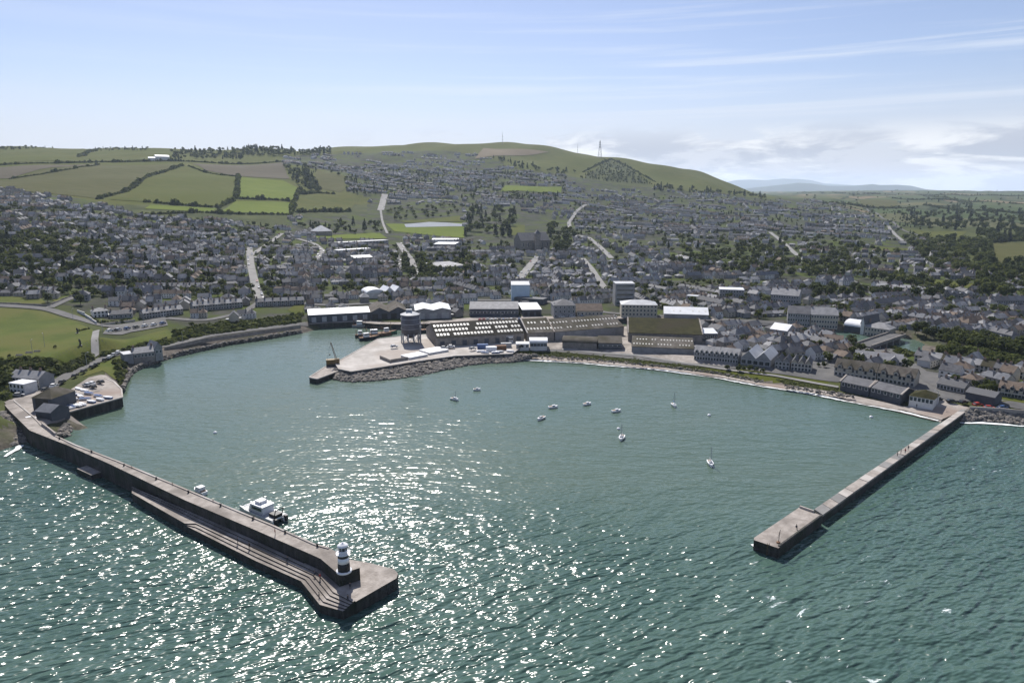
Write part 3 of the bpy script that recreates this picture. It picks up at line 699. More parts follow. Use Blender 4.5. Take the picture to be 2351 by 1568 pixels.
b = MB(); b.extrude([A[0], A[1], C[0], C[1]], -3, 2.1, 'wet_wall'); b.build('wall', npier)
HP = [(1836, 1163.6), (1731, 1234), (1731, 1239), (1787, 1258), (1888, 1184)]
hp = pts_at(HP, 2.9); b = MB(); b.extrude(hp, -3, 2.9, 'wet_wall', 'concrete'); b.build('head_platform', npier)
def along_edge(p, q, w, z0, z1, m):
    bb = MB(); a = math.atan2(q[1] - p[1], q[0] - p[0]); bb.box(0, math.hypot(q[0] - p[0], q[1] - p[1]), -w / 2, w / 2, z0, z1, m, a, p[:2]); return bb
along_edge(P(1836, 1165, 2.9), P(1868, 1176, 2.9), .5, 2.7, 3.5, 'concrete_pale').build('parapet', npier)
along_edge(P(1788, 1254, 2.9), P(1886, 1183, 2.9), .5, 2.7, 3.15, 'wet_wall').build('kerb', npier)
ex, ey, _ = P(1764, 1250, 2.9)
b = MB()
for s in (-.25, .25): b.tube((ex + s, ey - .1, -1), (ex + s, ey - .1, 3.4), .05, m='crane_yellow')
for z in range(9): b.tube((ex - .25, ey - .1, -.6 + z * .45), (ex + .25, ey - .1, -.6 + z * .45), .04, m='crane_yellow')
b.build('ladder', npier)
dx, dy, _ = P(1787, 1246, 2.9)
t = thing('davit', 'slim dark davit post leaning at the tip of the low concrete pier', 'davit', (dx, dy, 2.9))
b = MB(); b.tube((0, 0, 0), (.25, .1, 3.6), .09, .06, 8, 'paint_black'); b.build('post', t)
b = MB(); b.lathe([(.5, 0), (.5, .3), (.25, .4)], 12, 'rust'); b.build('base', t)
b = MB(); b.tube((.25, .1, 3.5), (-.5, -.6, 1.6), .04, .04, 6, 'paint_black'); b.build('arm', t)

def quay(name, label, uv, ztop, mside, mtop, cap=True):
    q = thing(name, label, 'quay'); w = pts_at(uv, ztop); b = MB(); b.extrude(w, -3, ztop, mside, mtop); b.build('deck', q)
    if cap:
        k = MB()
        for p, r in zip(w, w[1:] + w[:1]):
            if math.hypot(p[0] - r[0], p[1] - r[1]) < 120 and p[1] < 470:
                a = math.atan2(r[1] - p[1], r[0] - p[0]); k.box(0, math.hypot(p[0] - r[0], p[1] - r[1]), -.3, .3, ztop - .3, ztop + .18, 'concrete_pale', a, p)
        k.build('coping', q)
    return q
PACKET = [(771, 836), (775, 830), (868, 778), (918, 772), (978, 768), (1010, 760), (1205, 752), (1205, 792), (1175, 812), (1103, 815), (1045, 817), (960, 829), (880, 842), (806, 853), (778, 847)]
pq = quay('packet_quay', 'broad pale concrete quay apron jutting into the harbour under the silo', PACKET, 3.6, 'wet_wall', 'concrete_pale')
quay('quay_tip', 'low stone knuckle at the outermost point of the quay apron', [(710, 866), (745, 843), (771, 832), (790, 846), (766, 856), (728, 870)], 2.4, 'wet_wall', 'concrete')
quay('north_quay', 'narrow far quay with moored trawlers in front of the fish sheds', [(700, 745), (768, 741), (818, 739), (862, 744), (923, 745), (985, 743), (1200, 738), (1440, 731), (1640, 736), (1640, 728), (1440, 724), (1200, 722), (1080, 722), (1035, 726), (940, 727), (710, 733)], 3.4, 'wet_wall', 'concrete', False)
quay('boatyard_quay', 'short dark quay wall edging the dinghy yard by the lifeboat house', [(157, 946), (281, 912), (279, 894), (262, 877), (236, 866), (200, 876), (150, 925)], 4.12, 'wet_wall', 'shingle')
# slipway
sl = MB(); s0, s1, s2, s3 = P(143, 955, 3.2), P(158, 950, 3.2), P(206, 986, -.4), P(176, 984, -.4)
sl.extrude([s0[:2], s3[:2], s2[:2], s1[:2]], -4, [3.1, -.5, -.5, 3.1], 'wet_wall', 'concrete')
tag(sl.build('slipway'), 'sloping concrete slipway running into the water beside the lifeboat house', 'slipway')
# ------------------------------------------------------------------ buildings
RES = []                       # reserved footprints: cx, cy, rz, half w, half d
_win = {}
def window_mesh(w, h, frame='paint_white', glass='glass'):
    k = (round(w, 2), round(h, 2), frame, glass)
    if k not in _win:
        b = MB(); b.box(-w / 2 - .1, w / 2 + .1, -.05, .05, -h / 2 - .1, h / 2 + .1, frame); b.box(-w / 2, w / 2, -.09, 0, -h / 2, h / 2, glass); _win[k] = b.mesh('window')
    return _win[k]
def gable_profile(d, h, rh, o, t):
    e = rh * (o / (d / 2))
    return [(-d / 2 - o, h - e), (0, h + rh), (d / 2 + o, h - e), (d / 2 + o, h - e + t), (0, h + rh + t), (-d / 2 - o, h - e + t)]
def roof_into(b, w, d, h, rh, kind, m, o=.35, t=.22, bays=1):
    if kind == 'gx': b.prof(gable_profile(d, h, rh, o, t), -w / 2 - o * .6, w / 2 + o * .6, m)
    elif kind == 'gy':
        bw = w / bays
        for k in range(bays):
            c = -w / 2 + bw * (k + .5); oo = o if bays == 1 else .01
            b.prof([(p + c, z) for p, z in gable_profile(bw, h, rh, oo, t)], -d / 2 - o, d / 2 + o, m, 'y')
    elif kind == 'hip':
        x, y = w / 2 + o, d / 2 + o; rx = max(x - y, .15) if w >= d else .15; ry = .1 if w >= d else y - x
        n = len(b.v); b.v += [(-x, -y, h), (x, -y, h), (x, y, h), (-x, y, h), (-rx, -ry, h + rh), (rx, -ry, h + rh), (rx, ry, h + rh), (-rx, ry, h + rh)]; q = b.mi(m)
        for f in ((0, 1, 5, 4), (1, 2, 6, 5), (2, 3, 7, 6), (3, 0, 4, 7), (4, 5, 6, 7), (3, 2, 1, 0)): b.f.append(tuple(n + i for i in f)); b.m.append(q)
    elif kind == 'flat':
        b.box(-w / 2 - .15, w / 2 + .15, -d / 2 - .15, d / 2 + .15, h, h + .3, m)
    elif kind == 'mono':
        b.prof([(-d / 2 - o, h), (d / 2 + o, h + rh), (d / 2 + o, h + rh + t), (-d / 2 - o, h + t)], -w / 2 - o, w / 2 + o, m)
    elif kind == 'barrel':
        p = [(math.cos(math.pi * (1 - k / 12)) * (d / 2 + o), h + math.sin(math.pi * k / 12) * rh) for k in range(13)]; b.prof(p, -w / 2 - o, w / 2 + o, m)
    elif kind == 'barrely':
        bw = w / bays
        for j in range(bays):
            c = -w / 2 + bw * (j + .5); p = [(c + math.cos(math.pi * (1 - k / 12)) * bw / 2, h + math.sin(math.pi * k / 12) * rh) for k in range(13)]; b.prof(p, -d / 2 - o, d / 2 + o, m, 'y')
def walls_into(b, w, d, h, rh, kind, m, bays=1, z0=-2.5):
    if kind == 'gx':
        b.prof([(-d / 2, z0), (d / 2, z0), (d / 2, h), (0, h + rh), (-d / 2, h)], -w / 2, w / 2, m)
    elif kind == 'gy':
        p = [(-w / 2, z0), (w / 2, z0), (w / 2, h)]; bw = w / bays
        for k in reversed(range(bays)):
            p.append((-w / 2 + bw * (k + .5), h + rh)); p.append((-w / 2 + bw * k, h))
        b.prof(p, -d / 2, d / 2, m, 'y')
    elif kind == 'mono': b.prof([(-d / 2, z0), (d / 2, z0), (d / 2, h + rh), (-d / 2, h)], -w / 2, w / 2, m)
    else: b.box(-w / 2, w / 2, -d / 2, d / 2, z0, h, m)
LM = {}
def building(name, label, cat, u1, v1, u2, v2, depth, h, kind, rh, wall, roof, bays=1, win=None, chim=0, group=None, z=None, lm=None, ww=1.1, wh=1.4, door=None, frame='paint_white', dormers=0, ends=None, skylights=None, o=.35):
    a = P(u1, v1, z) if z is not None else G(u1, v1); c = P(u2, v2, z) if z is not None else G(u2, v2)
    if name in ('terrace_house', 'apartment_terrace', 'house', 'conservatory'): depth, h, rh = depth * .76, h * .68, rh * .64
    w = math.hypot(c[0] - a[0], c[1] - a[1]); rz = math.atan2(c[1] - a[1], c[0] - a[0])
    cx = (a[0] + c[0]) / 2 - math.sin(rz) * depth / 2; cy = (a[1] + c[1]) / 2 + math.cos(rz) * depth / 2; zz = min(a[2], c[2])
    t = thing(name, label, cat, (cx, cy, zz), rz, group); RES.append((cx, cy, rz, w / 2, depth / 2))
    b = MB(); walls_into(b, w, depth, h, rh, kind, wall, bays); b.build('wall', t)
    b = MB(); roof_into(b, w, depth, h, rh, kind, roof, bays=bays, o=o); ro = b.build('roof', t)
    if win:
        nx, ny = win; me = window_mesh(ww, wh, frame)
        for j in range(ny):
            for i in range(nx):
                q = one('window', me, t); q.location = (-w / 2 + w * (i + .5) / nx, -depth / 2 - .03, h * (j + .55) / ny if ny > 1 else h * .55)
    if door:
        n, dw, dh, dm = door
        for i in range(n):
            b = MB(); b.box(-dw / 2, dw / 2, -.08, .04, 0, dh, dm); q = b.build('door', t); q.location = (-w / 2 + w * (i + .5) / n, -depth / 2, 0)
    for i in range(chim):
        b = MB(); x = -w / 2 + w * (i + .5) / chim if chim > 2 else (-w / 2 + .7 if i == 0 else w / 2 - .7)
        zt = h + rh; b.box(x - .5, x + .5, -.35, .35, zt - 1.2, zt + 1.3, 'chimney')
        b.box(x - .35, x + .35, -.18, .18, zt + 1.3, zt + 1.6, 'rust')
        b.build('chimney', ro)
    if ends:
        for s in (-1, 1):
            b = MB(); p = gable_profile(depth, h, rh, .45, .5); b.prof(p, s * (w / 2 + .1) - .35, s * (w / 2 + .1) + .35, ends); b.build('coping', ro)
    if skylights:
        n, rows, sw, sh = skylights; sl = math.atan2(rh, depth / 2); L_ = math.hypot(rh, depth / 2)
        b = MB(); b.box(-sw / 2, sw / 2, -sh / 2, sh / 2, -.04, .08, 'skylight'); me = b.mesh('skylight')
        for r in range(rows):
            for i in range(n):
                if R.random() < .10: continue
                f = (r + .6) / (rows + .35); q = one('skylight', me, ro)
                q.location = (-w / 2 + w * (i + .5) / n + .3, -depth / 2 + depth / 2 * f, h + rh * f + .25); q.rotation_euler = (sl, 0, 0)
    for i in range(dormers):
        x = -w / 2 + w * (i + .5) / dormers; b = MB(); dw = min(w / dormers * .42, 4.2)
        y0 = -depth / 2 - .25; y1 = -depth / 2 + depth * .34
        b.prof([(x - dw / 2, h * .55), (x + dw / 2, h * .55), (x + dw / 2, h + rh * .28), (x, h + rh * .28 + dw * .48), (x - dw / 2, h + rh * .28)], y0, y1, wall, 'y'); dm = b.build('dormer', t)
        b = MB(); p = [(x - dw / 2 - .25, h + rh * .28 - .2), (x, h + rh * .28 + dw * .48 + .06), (x + dw / 2 + .25, h + rh * .28 - .2), (x + dw / 2 + .25, h + rh * .28), (x, h + rh * .28 + dw * .48 + .3), (x - dw / 2 - .25, h + rh * .28)]
        b.prof(p, y0 - .2, y1 + 1, roof, 'y'); b.build('dormer_roof', dm)
        q = one('dormer_window', window_mesh(1.2, 1.3), dm); q.location = (x, y0 - .03, h + .3)
    if lm: LM[lm] = ((u1 + u2) / 2, (v1 + v2) / 2)
    return t, w
# --- quayside sheds and warehouses
building('shed', 'long low quayside shed with gleaming white roof above the far quay', 'shed', 709, 740, 850, 733, 22, 5, 'gx', 2.2, 'wall_dark', 'roof_white', lm='the white-roofed quayside shed', door=(6, 3, 3.4, 'steel'))
building('shed', 'brown twin-gabled fish shed facing the far quay', 'shed', 851, 734, 936, 731, 30, 5, 'gy', 3.2, 'wall_dark', 'roof_asbestos', bays=2, lm='the twin-gabled fish shed', door=(4, 4, 4, 'paint_black'))
building('shed', 'grey metal shed with pale wavy double-bay roof behind the silo', 'shed', 953, 733, 1036, 731, 26, 6, 'gy', 1.5, 'wall_grey', 'roof_white', bays=2, lm='the pale double-bay shed', door=(3, 5, 4, 'paint_grey'))
building('warehouse', 'long grey two-storey quay warehouse with a row of upper windows', 'warehouse', 1078, 727, 1190, 727, 22, 5.5, 'gx', 3.5, 'wall_dark', 'slate_pale', win=(14, 1), lm='the grey quay warehouse', ww=2.2, wh=1.2)
building('shed', 'square dark shed with a flat bright white roof', 'shed', 1199, 726, 1243, 725, 22, 4.5, 'mono', 1.5, 'wall_dark', 'roof_white', lm='the flat white-roofed shed', door=(3, 3, 3, 'paint_black'))
building('warehouse', 'long mossy warehouse with three rows of white roof lights beside the silo', 'warehouse', 1003, 797, 1203, 784, 34, 5.2, 'gx', 5.5, 'wall_stone', 'roof_old', skylights=(26, 3, 1.3, 2.6), lm='the roof-light warehouse', z=3.6, door=(8, 2.6, 3.2, 'wall_dark'))
building('warehouse', 'grey-walled warehouse with few roof lights, joined to the roof-light warehouse', 'warehouse', 1211, 784, 1272, 781, 34, 5, 'gx', 5.5, 'wall_stone', 'roof_asbestos', skylights=(8, 2, 1.0, 2.2), lm='the middle quay warehouse', z=3.6, ends='concrete_pale')
building('warehouse', 'long rusty-roofed warehouse with a single line of small roof lights', 'warehouse', 1275, 781, 1432, 768, 30, 5, 'gx', 5, 'wall_grey', 'roof_asbestos', skylights=(22, 2, .8, 1.6), lm='the rusty-roofed warehouse', z=3.6)
building('warehouse', 'big barn-like warehouse with a steep moss-green roof', 'warehouse', 1442, 783, 1612, 788, 40, 5, 'gx', 5.6, 'wall_stone', 'roof_moss', lm='the moss-green warehouse', z=3.6, ends='concrete')
building('warehouse', 'low wide warehouse with speckled asbestos roof in front of the moss-green one', 'warehouse', 1450, 806, 1592, 812, 28, 2.6, 'gx', 3.2, 'wall_grey', 'roof_asbestos', skylights=(20, 2, .7, 1.2), lm='the speckled-roof warehouse', z=3.6)
building('shed', 'dark low shed with a white window strip beside the speckled-roof warehouse', 'shed', 1374, 800, 1428, 801, 16, 3.2, 'gx', 2.4, 'wall_dark', 'roof_asbestos', win=(5, 1), lm='the dark window-strip shed', ww=2.2, wh=.9, z=3.6)
building('shed', 'greenish low shed with rounded end near the beach path', 'shed', 1291, 796, 1370, 799, 12, 2.6, 'barrel', 2.4, 'wall_stone', 'roof_asbestos', lm='the rounded green shed', z=3.6)
building('shed', 'small dark workshop with bright white roof right of the moss-green warehouse', 'shed', 1603, 782, 1646, 782, 10, 4.2, 'mono', 1.2, 'wall_dark', 'roof_white', win=(5, 1), lm='the small white-roofed workshop', z=3.6)
building('portable_office', 'white cabin office with window band against the roof-light warehouse', 'office', 1118, 788, 1178, 786, 5, 3.6, 'flat', .3, 'wall_white', 'roof_white', win=(7, 1), ww=2.4, wh=1.0, z=3.6)
building('sailing_club', 'white barrel-roofed clubhouse with blue windows on the rocky shore', 'clubhouse', 1217, 799, 1256, 799, 9, 3.2, 'barrel', 1.8, 'wall_white', 'roof_white', win=(5, 1), ww=1.6, wh=1.4, z=3.6, lm='the white clubhouse', frame='paint_blue')
building('shed', 'low white store beside the barrel-roofed clubhouse', 'shed', 1185, 800, 1215, 800, 6, 2.4, 'flat', .3, 'wall_white', 'roof_white', win=(3, 1), z=3.6)
building('store', 'low flat white-roofed store on the left of the apron wall', 'store', 940, 826, 982, 818, 8, .9, 'flat', .1, 'wall_white', 'tarp', z=3.6)
building('store', 'low flat white-roofed store at the landward end of the apron wall', 'store', 986, 815, 1030, 807, 10, .9, 'flat', .1, 'wall_white', 'tarp', z=3.6)
# --- town centre
building('apartment_block', 'seven-storey grey office tower with pale glazed floor bands', 'tower', 1412, 702, 1456, 702, 14, 17, 'flat', .3, 'wall_grey', 'roof_grey', win=(1, 5), ww=13, wh=1.3, frame='wall_blue', lm='the grey tower')
building('apartment_block', 'four-storey rendered apartment block with regular dark windows below the tower', 'apartments', 1426, 735, 1508, 735, 16, 11, 'hip', 2.5, 'wall_cream', 'roof_grey', win=(10, 4), ww=1.3, wh=1.4, lm='the four-storey apartments')
building('town_house', 'three-storey hip-roofed rendered house facing the quay road', 'house', 1271, 730, 1321, 730, 16, 9, 'hip', 3.5, 'wall_grey', 'slate', win=(5, 3), lm='the three-storey hip-roofed house', chim=2)
building('shed', 'low building with brown tiled roof beside the hip-roofed house', 'shed', 1324, 728, 1384, 728, 14, 4.5, 'gx', 4, 'wall_cream', 'tile_brown', win=(7, 1), lm='the brown tiled shed')
building('shed', 'long industrial shed with ribbed white roof behind the moss-green warehouse', 'shed', 1524, 734, 1626, 738, 20, 4.5, 'gx', 3.5, 'wall_grey', 'roof_white', skylights=(7, 1, 1, 1.4), lm='the ribbed white-roofed shed')
building('hall', 'big blank blue-grey hall with flat grey roof in the town centre', 'hall', 1174, 692, 1216, 692, 24, 13, 'flat', .3, 'wall_blue', 'roof_grey', lm='the blank blue-grey hall')
building('shop', 'dark shop with pale flat roof right of the blue-grey hall', 'shop', 1180, 695, 1246, 700, 10, 4, 'flat', .3, 'wall_dark', 'slate')
building('pavilion', 'bright white building with waved curving roof behind the fish shed', 'pavilion', 842, 686, 883, 684, 18, 4.5, 'barrely', 3, 'wall_white', 'roof_white', bays=1, lm='the waved white pavilion')
building('pavilion', 'bright white building with two pointed roofs right of the waved one', 'pavilion', 884, 684, 928, 681, 16, 4.5, 'gy', 4, 'wall_white', 'roof_white', bays=2)
building('school', 'long flat-roofed school block with pale roof on the hillside', 'school', 768, 564, 892, 562, 14, 6, 'flat', .3, 'wall_grey', 'roof_grey', win=(16, 2), ww=3, wh=1.4, lm='the long school')
building('round_house', 'dark hall with a pale pyramid roof standing alone on the grass', 'hall', 731, 542, 763, 542, 22, 7, 'hip', 8, 'wall_stone', 'roof_grey', lm='the pyramid-roofed hall')
building('school', 'white flat school wing below the long school', 'school', 777, 583, 852, 580, 12, 5, 'flat', .3, 'wall_white', 'roof_white', win=(10, 1), ww=2.4, wh=1.4)
building('school', 'grey school hall with pale roof in front of the white wing', 'school', 812, 604, 856, 603, 20, 6, 'gx', 2, 'wall_stone', 'roof_grey', win=(6, 1))
building('church', 'large dark stone church with steep slate roof among tall trees', 'church', 1196, 574, 1262, 572, 26, 12, 'gx', 10, 'wall_stone', 'slate', win=(6, 1), ww=1.2, wh=5, lm='the dark stone church')
t, _w = building('church_tower', 'square pinnacled stone tower beside the dark church', 'tower', 1229, 575, 1241, 575, 10, 22, 'hip', 5, 'wall_stone', 'slate', win=(1, 2), ww=1, wh=2.4)
building('supermarket', 'flat supermarket with a row of white roof lights', 'supermarket', 1012, 627, 1070, 622, 34, 6, 'mono', 1.5, 'wall_grey', 'slate_pale', skylights=(5, 1, 3, 3), lm='the supermarket')
building('shed', 'white flat-roofed hall on the rise behind the supermarket', 'hall', 996, 568, 1044, 570, 24, 5, 'mono', 1.2, 'wall_grey', 'roof_white', lm='the white flat hall')
building('shed', 'pale long shed on the rise, just above the white flat hall', 'hall', 992, 556, 1052, 557, 14, 4, 'mono', 1, 'wall_white', 'roof_white')
building('farm_shed', 'long white farm shed on the far left skyline', 'farm shed', 358, 368, 390, 368, 24, 9, 'gx', 4, 'wall_white', 'roof_white')
building('farm_shed', 'short white farm shed left of the long one on the skyline', 'farm shed', 341, 370, 357, 370, 20, 7, 'gx', 3, 'wall_white', 'roof_white')
building('hotel', 'pale slab block with white roof edge in the right of town', 'offices', 1651, 690, 1707, 692, 14, 9, 'flat', .3, 'wall_grey', 'roof_white', win=(9, 3), lm='the pale slab offices')
building('house', 'grand white three-storey villa behind the dark garage', 'house', 1575, 695, 1600, 697, 10, 8, 'flat', .3, 'wall_white', 'roof_grey', win=(3, 3))
building('factory', 'long three-storey factory with rows of windows beside the river', 'factory', 1807, 747, 1858, 752, 14, 9, 'gx', 4, 'wall_grey', 'slate', win=(9, 3), lm='the three-storey riverside factory')
building('factory', 'cream three-storey riverside block with grey roof, right of the factory', 'factory', 1860, 752, 1922, 757, 14, 9.5, 'gx', 4, 'wall_cream', 'slate_pale', win=(10, 3), chim=2)
building('hotel', 'grey stone hotel with rows of windows behind the factory', 'hotel', 1768, 702, 1832, 707, 14, 9, 'gx', 4, 'wall_grey', 'slate_pale', win=(11, 3), chim=3)
building('hall', 'white barrel-roofed hall at the river bend', 'hall', 1937, 762, 1974, 764, 14, 4.5, 'barrel', 3.5, 'wall_dark', 'roof_white', lm='the white barrel-roofed hall')
building('gable_wall', 'tall narrow white gabled house right of the barrel-roofed hall', 'house', 1974, 768, 1982, 769, 18, 8, 'gy', 4, 'wall_white', 'slate')
building('inn', 'cream inn with grey hip roof by the stone bridge', 'inn', 1984, 771, 2041, 770, 11, 6, 'hip', 3, 'wall_cream', 'slate_pale', win=(8, 2), lm='the cream inn at the bridge', chim=2)
building('boathouse', 'two white boathouses with pale roofs at the river mouth', 'boathouse', 1767, 771, 1806, 777, 12, 4.5, 'gx', 3, 'wall_grey', 'roof_white', win=(4, 1))
building('terrace_house', 'row of white-fronted cottages with arched doors beside the river', 'cottages', 1808, 783, 1880, 790, 10, 4.5, 'gx', 3, 'wall_white', 'slate_pale', win=(12, 1), chim=4)
building('terrace_house', 'brown tiled riverside house with pale end gable', 'house', 1881, 790, 1935, 794, 10, 4.5, 'gx', 3.4, 'wall_cream', 'tile_brown', win=(6, 1), chim=1)
# --- beach-side buildings
building('apartment_terrace', 'grey seaside apartments with a row of gabled dormers, nearest the moss-green warehouse', 'apartments', 1593, 826, 1650, 830, 12, 6.5, 'gx', 4, 'wall_grey', 'slate_pale', win=(9, 2), dormers=5, lm='the gabled seaside apartments')
building('apartment_terrace', 'grey seaside apartments with gabled dormers, next to the zigzag silver roof', 'apartments', 1651, 831, 1694, 836, 12, 6.5, 'gx', 4, 'wall_grey', 'slate_pale', win=(7, 2), dormers=4)
building('leisure_centre', 'building with a zigzag silver roof of two sharp gables by the beach', 'leisure centre', 1700, 838, 1768, 845, 20, 4, 'gy', 3.8, 'wall_grey', 'roof_grey', bays=2, win=(5, 1), ww=2.2, wh=2, lm='the zigzag silver roof', o=.1)
building('terrace_house', 'pair of pale houses with steep grey gables facing the beach', 'houses', 1778, 846, 1812, 850, 12, 5.5, 'gy', 4, 'wall_grey', 'slate', bays=2, win=(4, 2))
building('terrace_house', 'row of three beach houses with dark gables', 'houses', 1815, 850, 1862, 855, 12, 5.5, 'gy', 4, 'wall_cream', 'slate', bays=3, win=(6, 2))
building('apartment_terrace', 'long brown-roofed apartment row with gabled dormers behind the boat sheds', 'apartments', 1914, 862, 2010, 876, 13, 6.5, 'gx', 5, 'wall_cream', 'roof_asbestos', win=(10, 2), dormers=4, lm='the brown dormered apartments')
building('apartment_terrace', 'brown-roofed apartment row with dormers, at the street corner', 'apartments', 2012, 876, 2098, 890, 13, 6.5, 'gx', 5, 'wall_cream', 'roof_asbestos', win=(9, 2), dormers=3)
building('apartment_terrace', 'grey gabled apartments set behind the brown dormered row', 'apartments', 1960, 838, 2070, 850, 12, 6, 'gx', 4.5, 'wall_grey', 'slate_pale', win=(10, 2), dormers=3)
building('boat_shed', 'long low slate-roofed boat shed on the shingle, left one of two', 'boat shed', 1929, 886, 1995, 900, 11, 2.1, 'gx', 1.9, 'wall_dark', 'slate', ends='concrete_pale', win=(5, 1), lm='the beach boat sheds', z=3.3)
building('boat_shed', 'long low slate-roofed boat shed on the shingle, right one of two', 'boat shed', 1997, 900, 2068, 917, 11, 2.1, 'gx', 1.9, 'wall_dark', 'slate', ends='concrete_pale', win=(5, 1), z=3.3)
building('pavilion', 'square beach pavilion with mossy hip roof and white arches', 'pavilion', 2087, 921, 2142, 931, 10, 2.5, 'hip', 2.3, 'wall_white', 'roof_moss', win=(6, 1), ww=1.1, wh=1.6, lm='the mossy-roofed pavilion', z=3.4)
building('workshop', 'long dark blue shed with grey roof beside the coast road', 'workshop', 2216, 912, 2282, 926, 8, 2.4, 'gx', 1.6, 'wall_dark', 'slate', z=3.6, lm='the dark blue coastal shed')
building('terrace_house', 'cream houses with three bay gables by the coast road', 'houses', 2290, 908, 2352, 918, 11, 5.5, 'gx', 3.8, 'wall_cream', 'tile_brown', win=(8, 2), dormers=3, chim=2)
building('terrace_house', 'brown-roofed cottages at the corner of the coast road', 'cottages', 2150, 893, 2212, 906, 10, 4, 'gx', 3.6, 'wall_stone', 'slate', win=(8, 1), chim=3)
for i in range(9):
    u1 = 2098 + i * 30; v1 = 829 + i * 5.0
    building('terrace_house', 'brown-slated terrace house with shared chimney, %s in the long riverside terrace' % (['first at the left end', 'second from the left', 'third from the left', 'fourth from the left', 'fifth, in the middle', 'sixth from the left', 'seventh from the left', 'eighth from the left', 'ninth and last'][i]),
             'house', u1, v1, u1 + 29.4, v1 + 4.9, 9, 5, 'gx', 3.4, ('wall_cream', 'wall_grey', 'wall_white')[i % 3], ('slate', 'slate_pale', 'roof_asbestos')[i % 3], win=(3, 2), chim=1, group='long riverside terrace')
LM['the long riverside terrace'] = (2220, 850)
for i in range(5):
    u1 = 2010 + i * 27; v1 = 670 + i * 2.2
    building('terrace_house', 'tall white rendered house with many windows, %s of the white hillside terrace' % ['left end', 'second', 'middle', 'fourth', 'right end'][i], 'house', u1, v1, u1 + 26, v1 + 2, 12, 8, 'hip' if i % 2 else 'gx', 3, 'wall_white', 'slate_pale', win=(4, 2), chim=2, group='white hillside terrace')
LM['the white hillside terrace'] = (2080, 672)
for i in range(8):
    u1 = 2166 + i * 16; v1 = 686 + i * 1.5
    building('terrace_house', 'steep gabled brick house, %s in the gabled row below the far trees' % ['first', 'second', 'third', 'fourth', 'fifth', 'sixth', 'seventh', 'eighth'][i], 'house', u1, v1, u1 + 15.4, v1 + 1.4, 11, 5.5, 'gy', 4, 'wall_grey' if i % 2 else 'wall_stone', 'slate', win=(2, 2), group='gabled row below the far trees')
# --- left shore
t, _w = building('lifeboat_house', 'tall dark lifeboat house with big brownish hipped roof by the slipway', 'boathouse', 78, 946, 122, 949, 12, 6, 'hip', 2.8, 'wall_dark', 'roof_asbestos', bays=1, lm='the dark lifeboat house', door=(1, 6, 6, 'paint_black'), z=3.8)
building('boathouse', 'low dark boathouse with purple-grey pitched roof in front of the lifeboat house', 'boathouse', 84, 963, 119, 967, 8, 3.4, 'gx', 1.9, 'wall_dark', 'slate_blue', z=3.6)
building('harbour_store', 'long pale harbour building with light blue gable and dark upper windows', 'store', 24, 888, 92, 893, 8, 4.6, 'gx', 2.4, 'wall_grey', 'slate_pale', win=(9, 2), z=4, lm='the pale harbour store', chim=3)
building('harbour_store', 'sky-blue flat-roofed annexe on the end of the pale harbour store', 'store', 93, 891, 104, 888, 9, 5, 'flat', .3, 'wall_blue', 'roof_grey', win=(2, 2), z=4)
building('harbour_office', 'small flat white-roofed harbour office with two storeys', 'office', 24, 903, 58, 907, 6, 4.6, 'flat', .3, 'wall_white', 'roof_white', win=(4, 2), z=4, lm='the small harbour office')
building('cottage', 'long stone cottage with grey roof perched over the rocks', 'cottage', 308, 826, 356, 820, 8, 3.2, 'gx', 2.2, 'wall_stone', 'slate_pale', win=(6, 1), chim=2, z=4, lm='the stone shore cottage')
building('cottage', 'grey flat-roofed bathing shelter joined to the shore cottage', 'shelter', 286, 829, 307, 826, 8, 3.2, 'flat', .3, 'wall_grey', 'roof_grey', z=4)
building('cottage', 'gabled white porch house at the seaward end of the shore cottage', 'cottage', 357, 819, 374, 816, 9, 4.5, 'gy', 3, 'wall_grey', 'slate_pale', z=4, win=(2, 1))
def row(n, u1, v1, u2, v2, depth, h, rh, wm, rm, label, lm=None, ends=('left end', 'right end'), **k):
    ORD = ['second', 'third', 'fourth', 'fifth', 'sixth', 'seventh', 'eighth', 'ninth', 'tenth', 'eleventh', 'twelfth', 'thirteenth']
    for i in range(n):
        f0, f1 = i / n, (i + 1) / n - .012 / n * 4
        w_ = 'at the left end' if i == 0 else 'at the right end' if i == n - 1 else ORD[i - 1] + ' from the left'
        building('terrace_house', '%s %s, %s' % ({'wall_white': 'white', 'wall_cream': 'cream', 'wall_grey': 'grey', 'wall_stone': 'stone', 'wall_brick': 'brick'}[wm[i % len(wm)]], label, w_), 'house',
                 u1 + (u2 - u1) * f0, v1 + (v2 - v1) * f0, u1 + (u2 - u1) * f1, v1 + (v2 - v1) * f1, depth, h, k.get('kind', 'gx'), rh, wm[i % len(wm)], rm[i % len(rm)], win=(2, 2), chim=1, group=lm and 'houses of ' + lm)
    if lm: LM[lm] = ((u1 + u2) / 2, (v1 + v2) / 2)
row(7, 330, 733, 422, 721, 9, 5.5, 3.4, ['wall_stone', 'wall_grey', 'wall_stone', 'wall_white'], ['slate_pale', 'slate'], 'house in the terrace above the car park', 'the car park terrace')
row(9, 444, 716, 558, 706, 9, 6, 3.4, ['wall_grey', 'wall_stone'], ['slate_pale', 'slate'], 'house in the tall terrace over the shore bank', 'the tall shore-bank terrace')
row(6, 211, 672, 291, 674, 9, 5, 3.2, ['wall_cream', 'wall_grey'], ['slate', 'slate_blue'], 'house in the hillside row over the curving lane', 'the lane-side row')
row(13, 314, 667, 488, 666, 9, 5, 3.2, ['wall_grey', 'wall_cream', 'wall_stone'], ['slate', 'slate_blue', 'slate'], 'house in the longest left hillside terrace', 'the longest left terrace')
row(7, 40, 673, 130, 678, 9, 5, 3.2, ['wall_grey', 'wall_white'], ['slate', 'slate_pale'], 'house in the low row above the left lawn', 'the row above the left lawn')
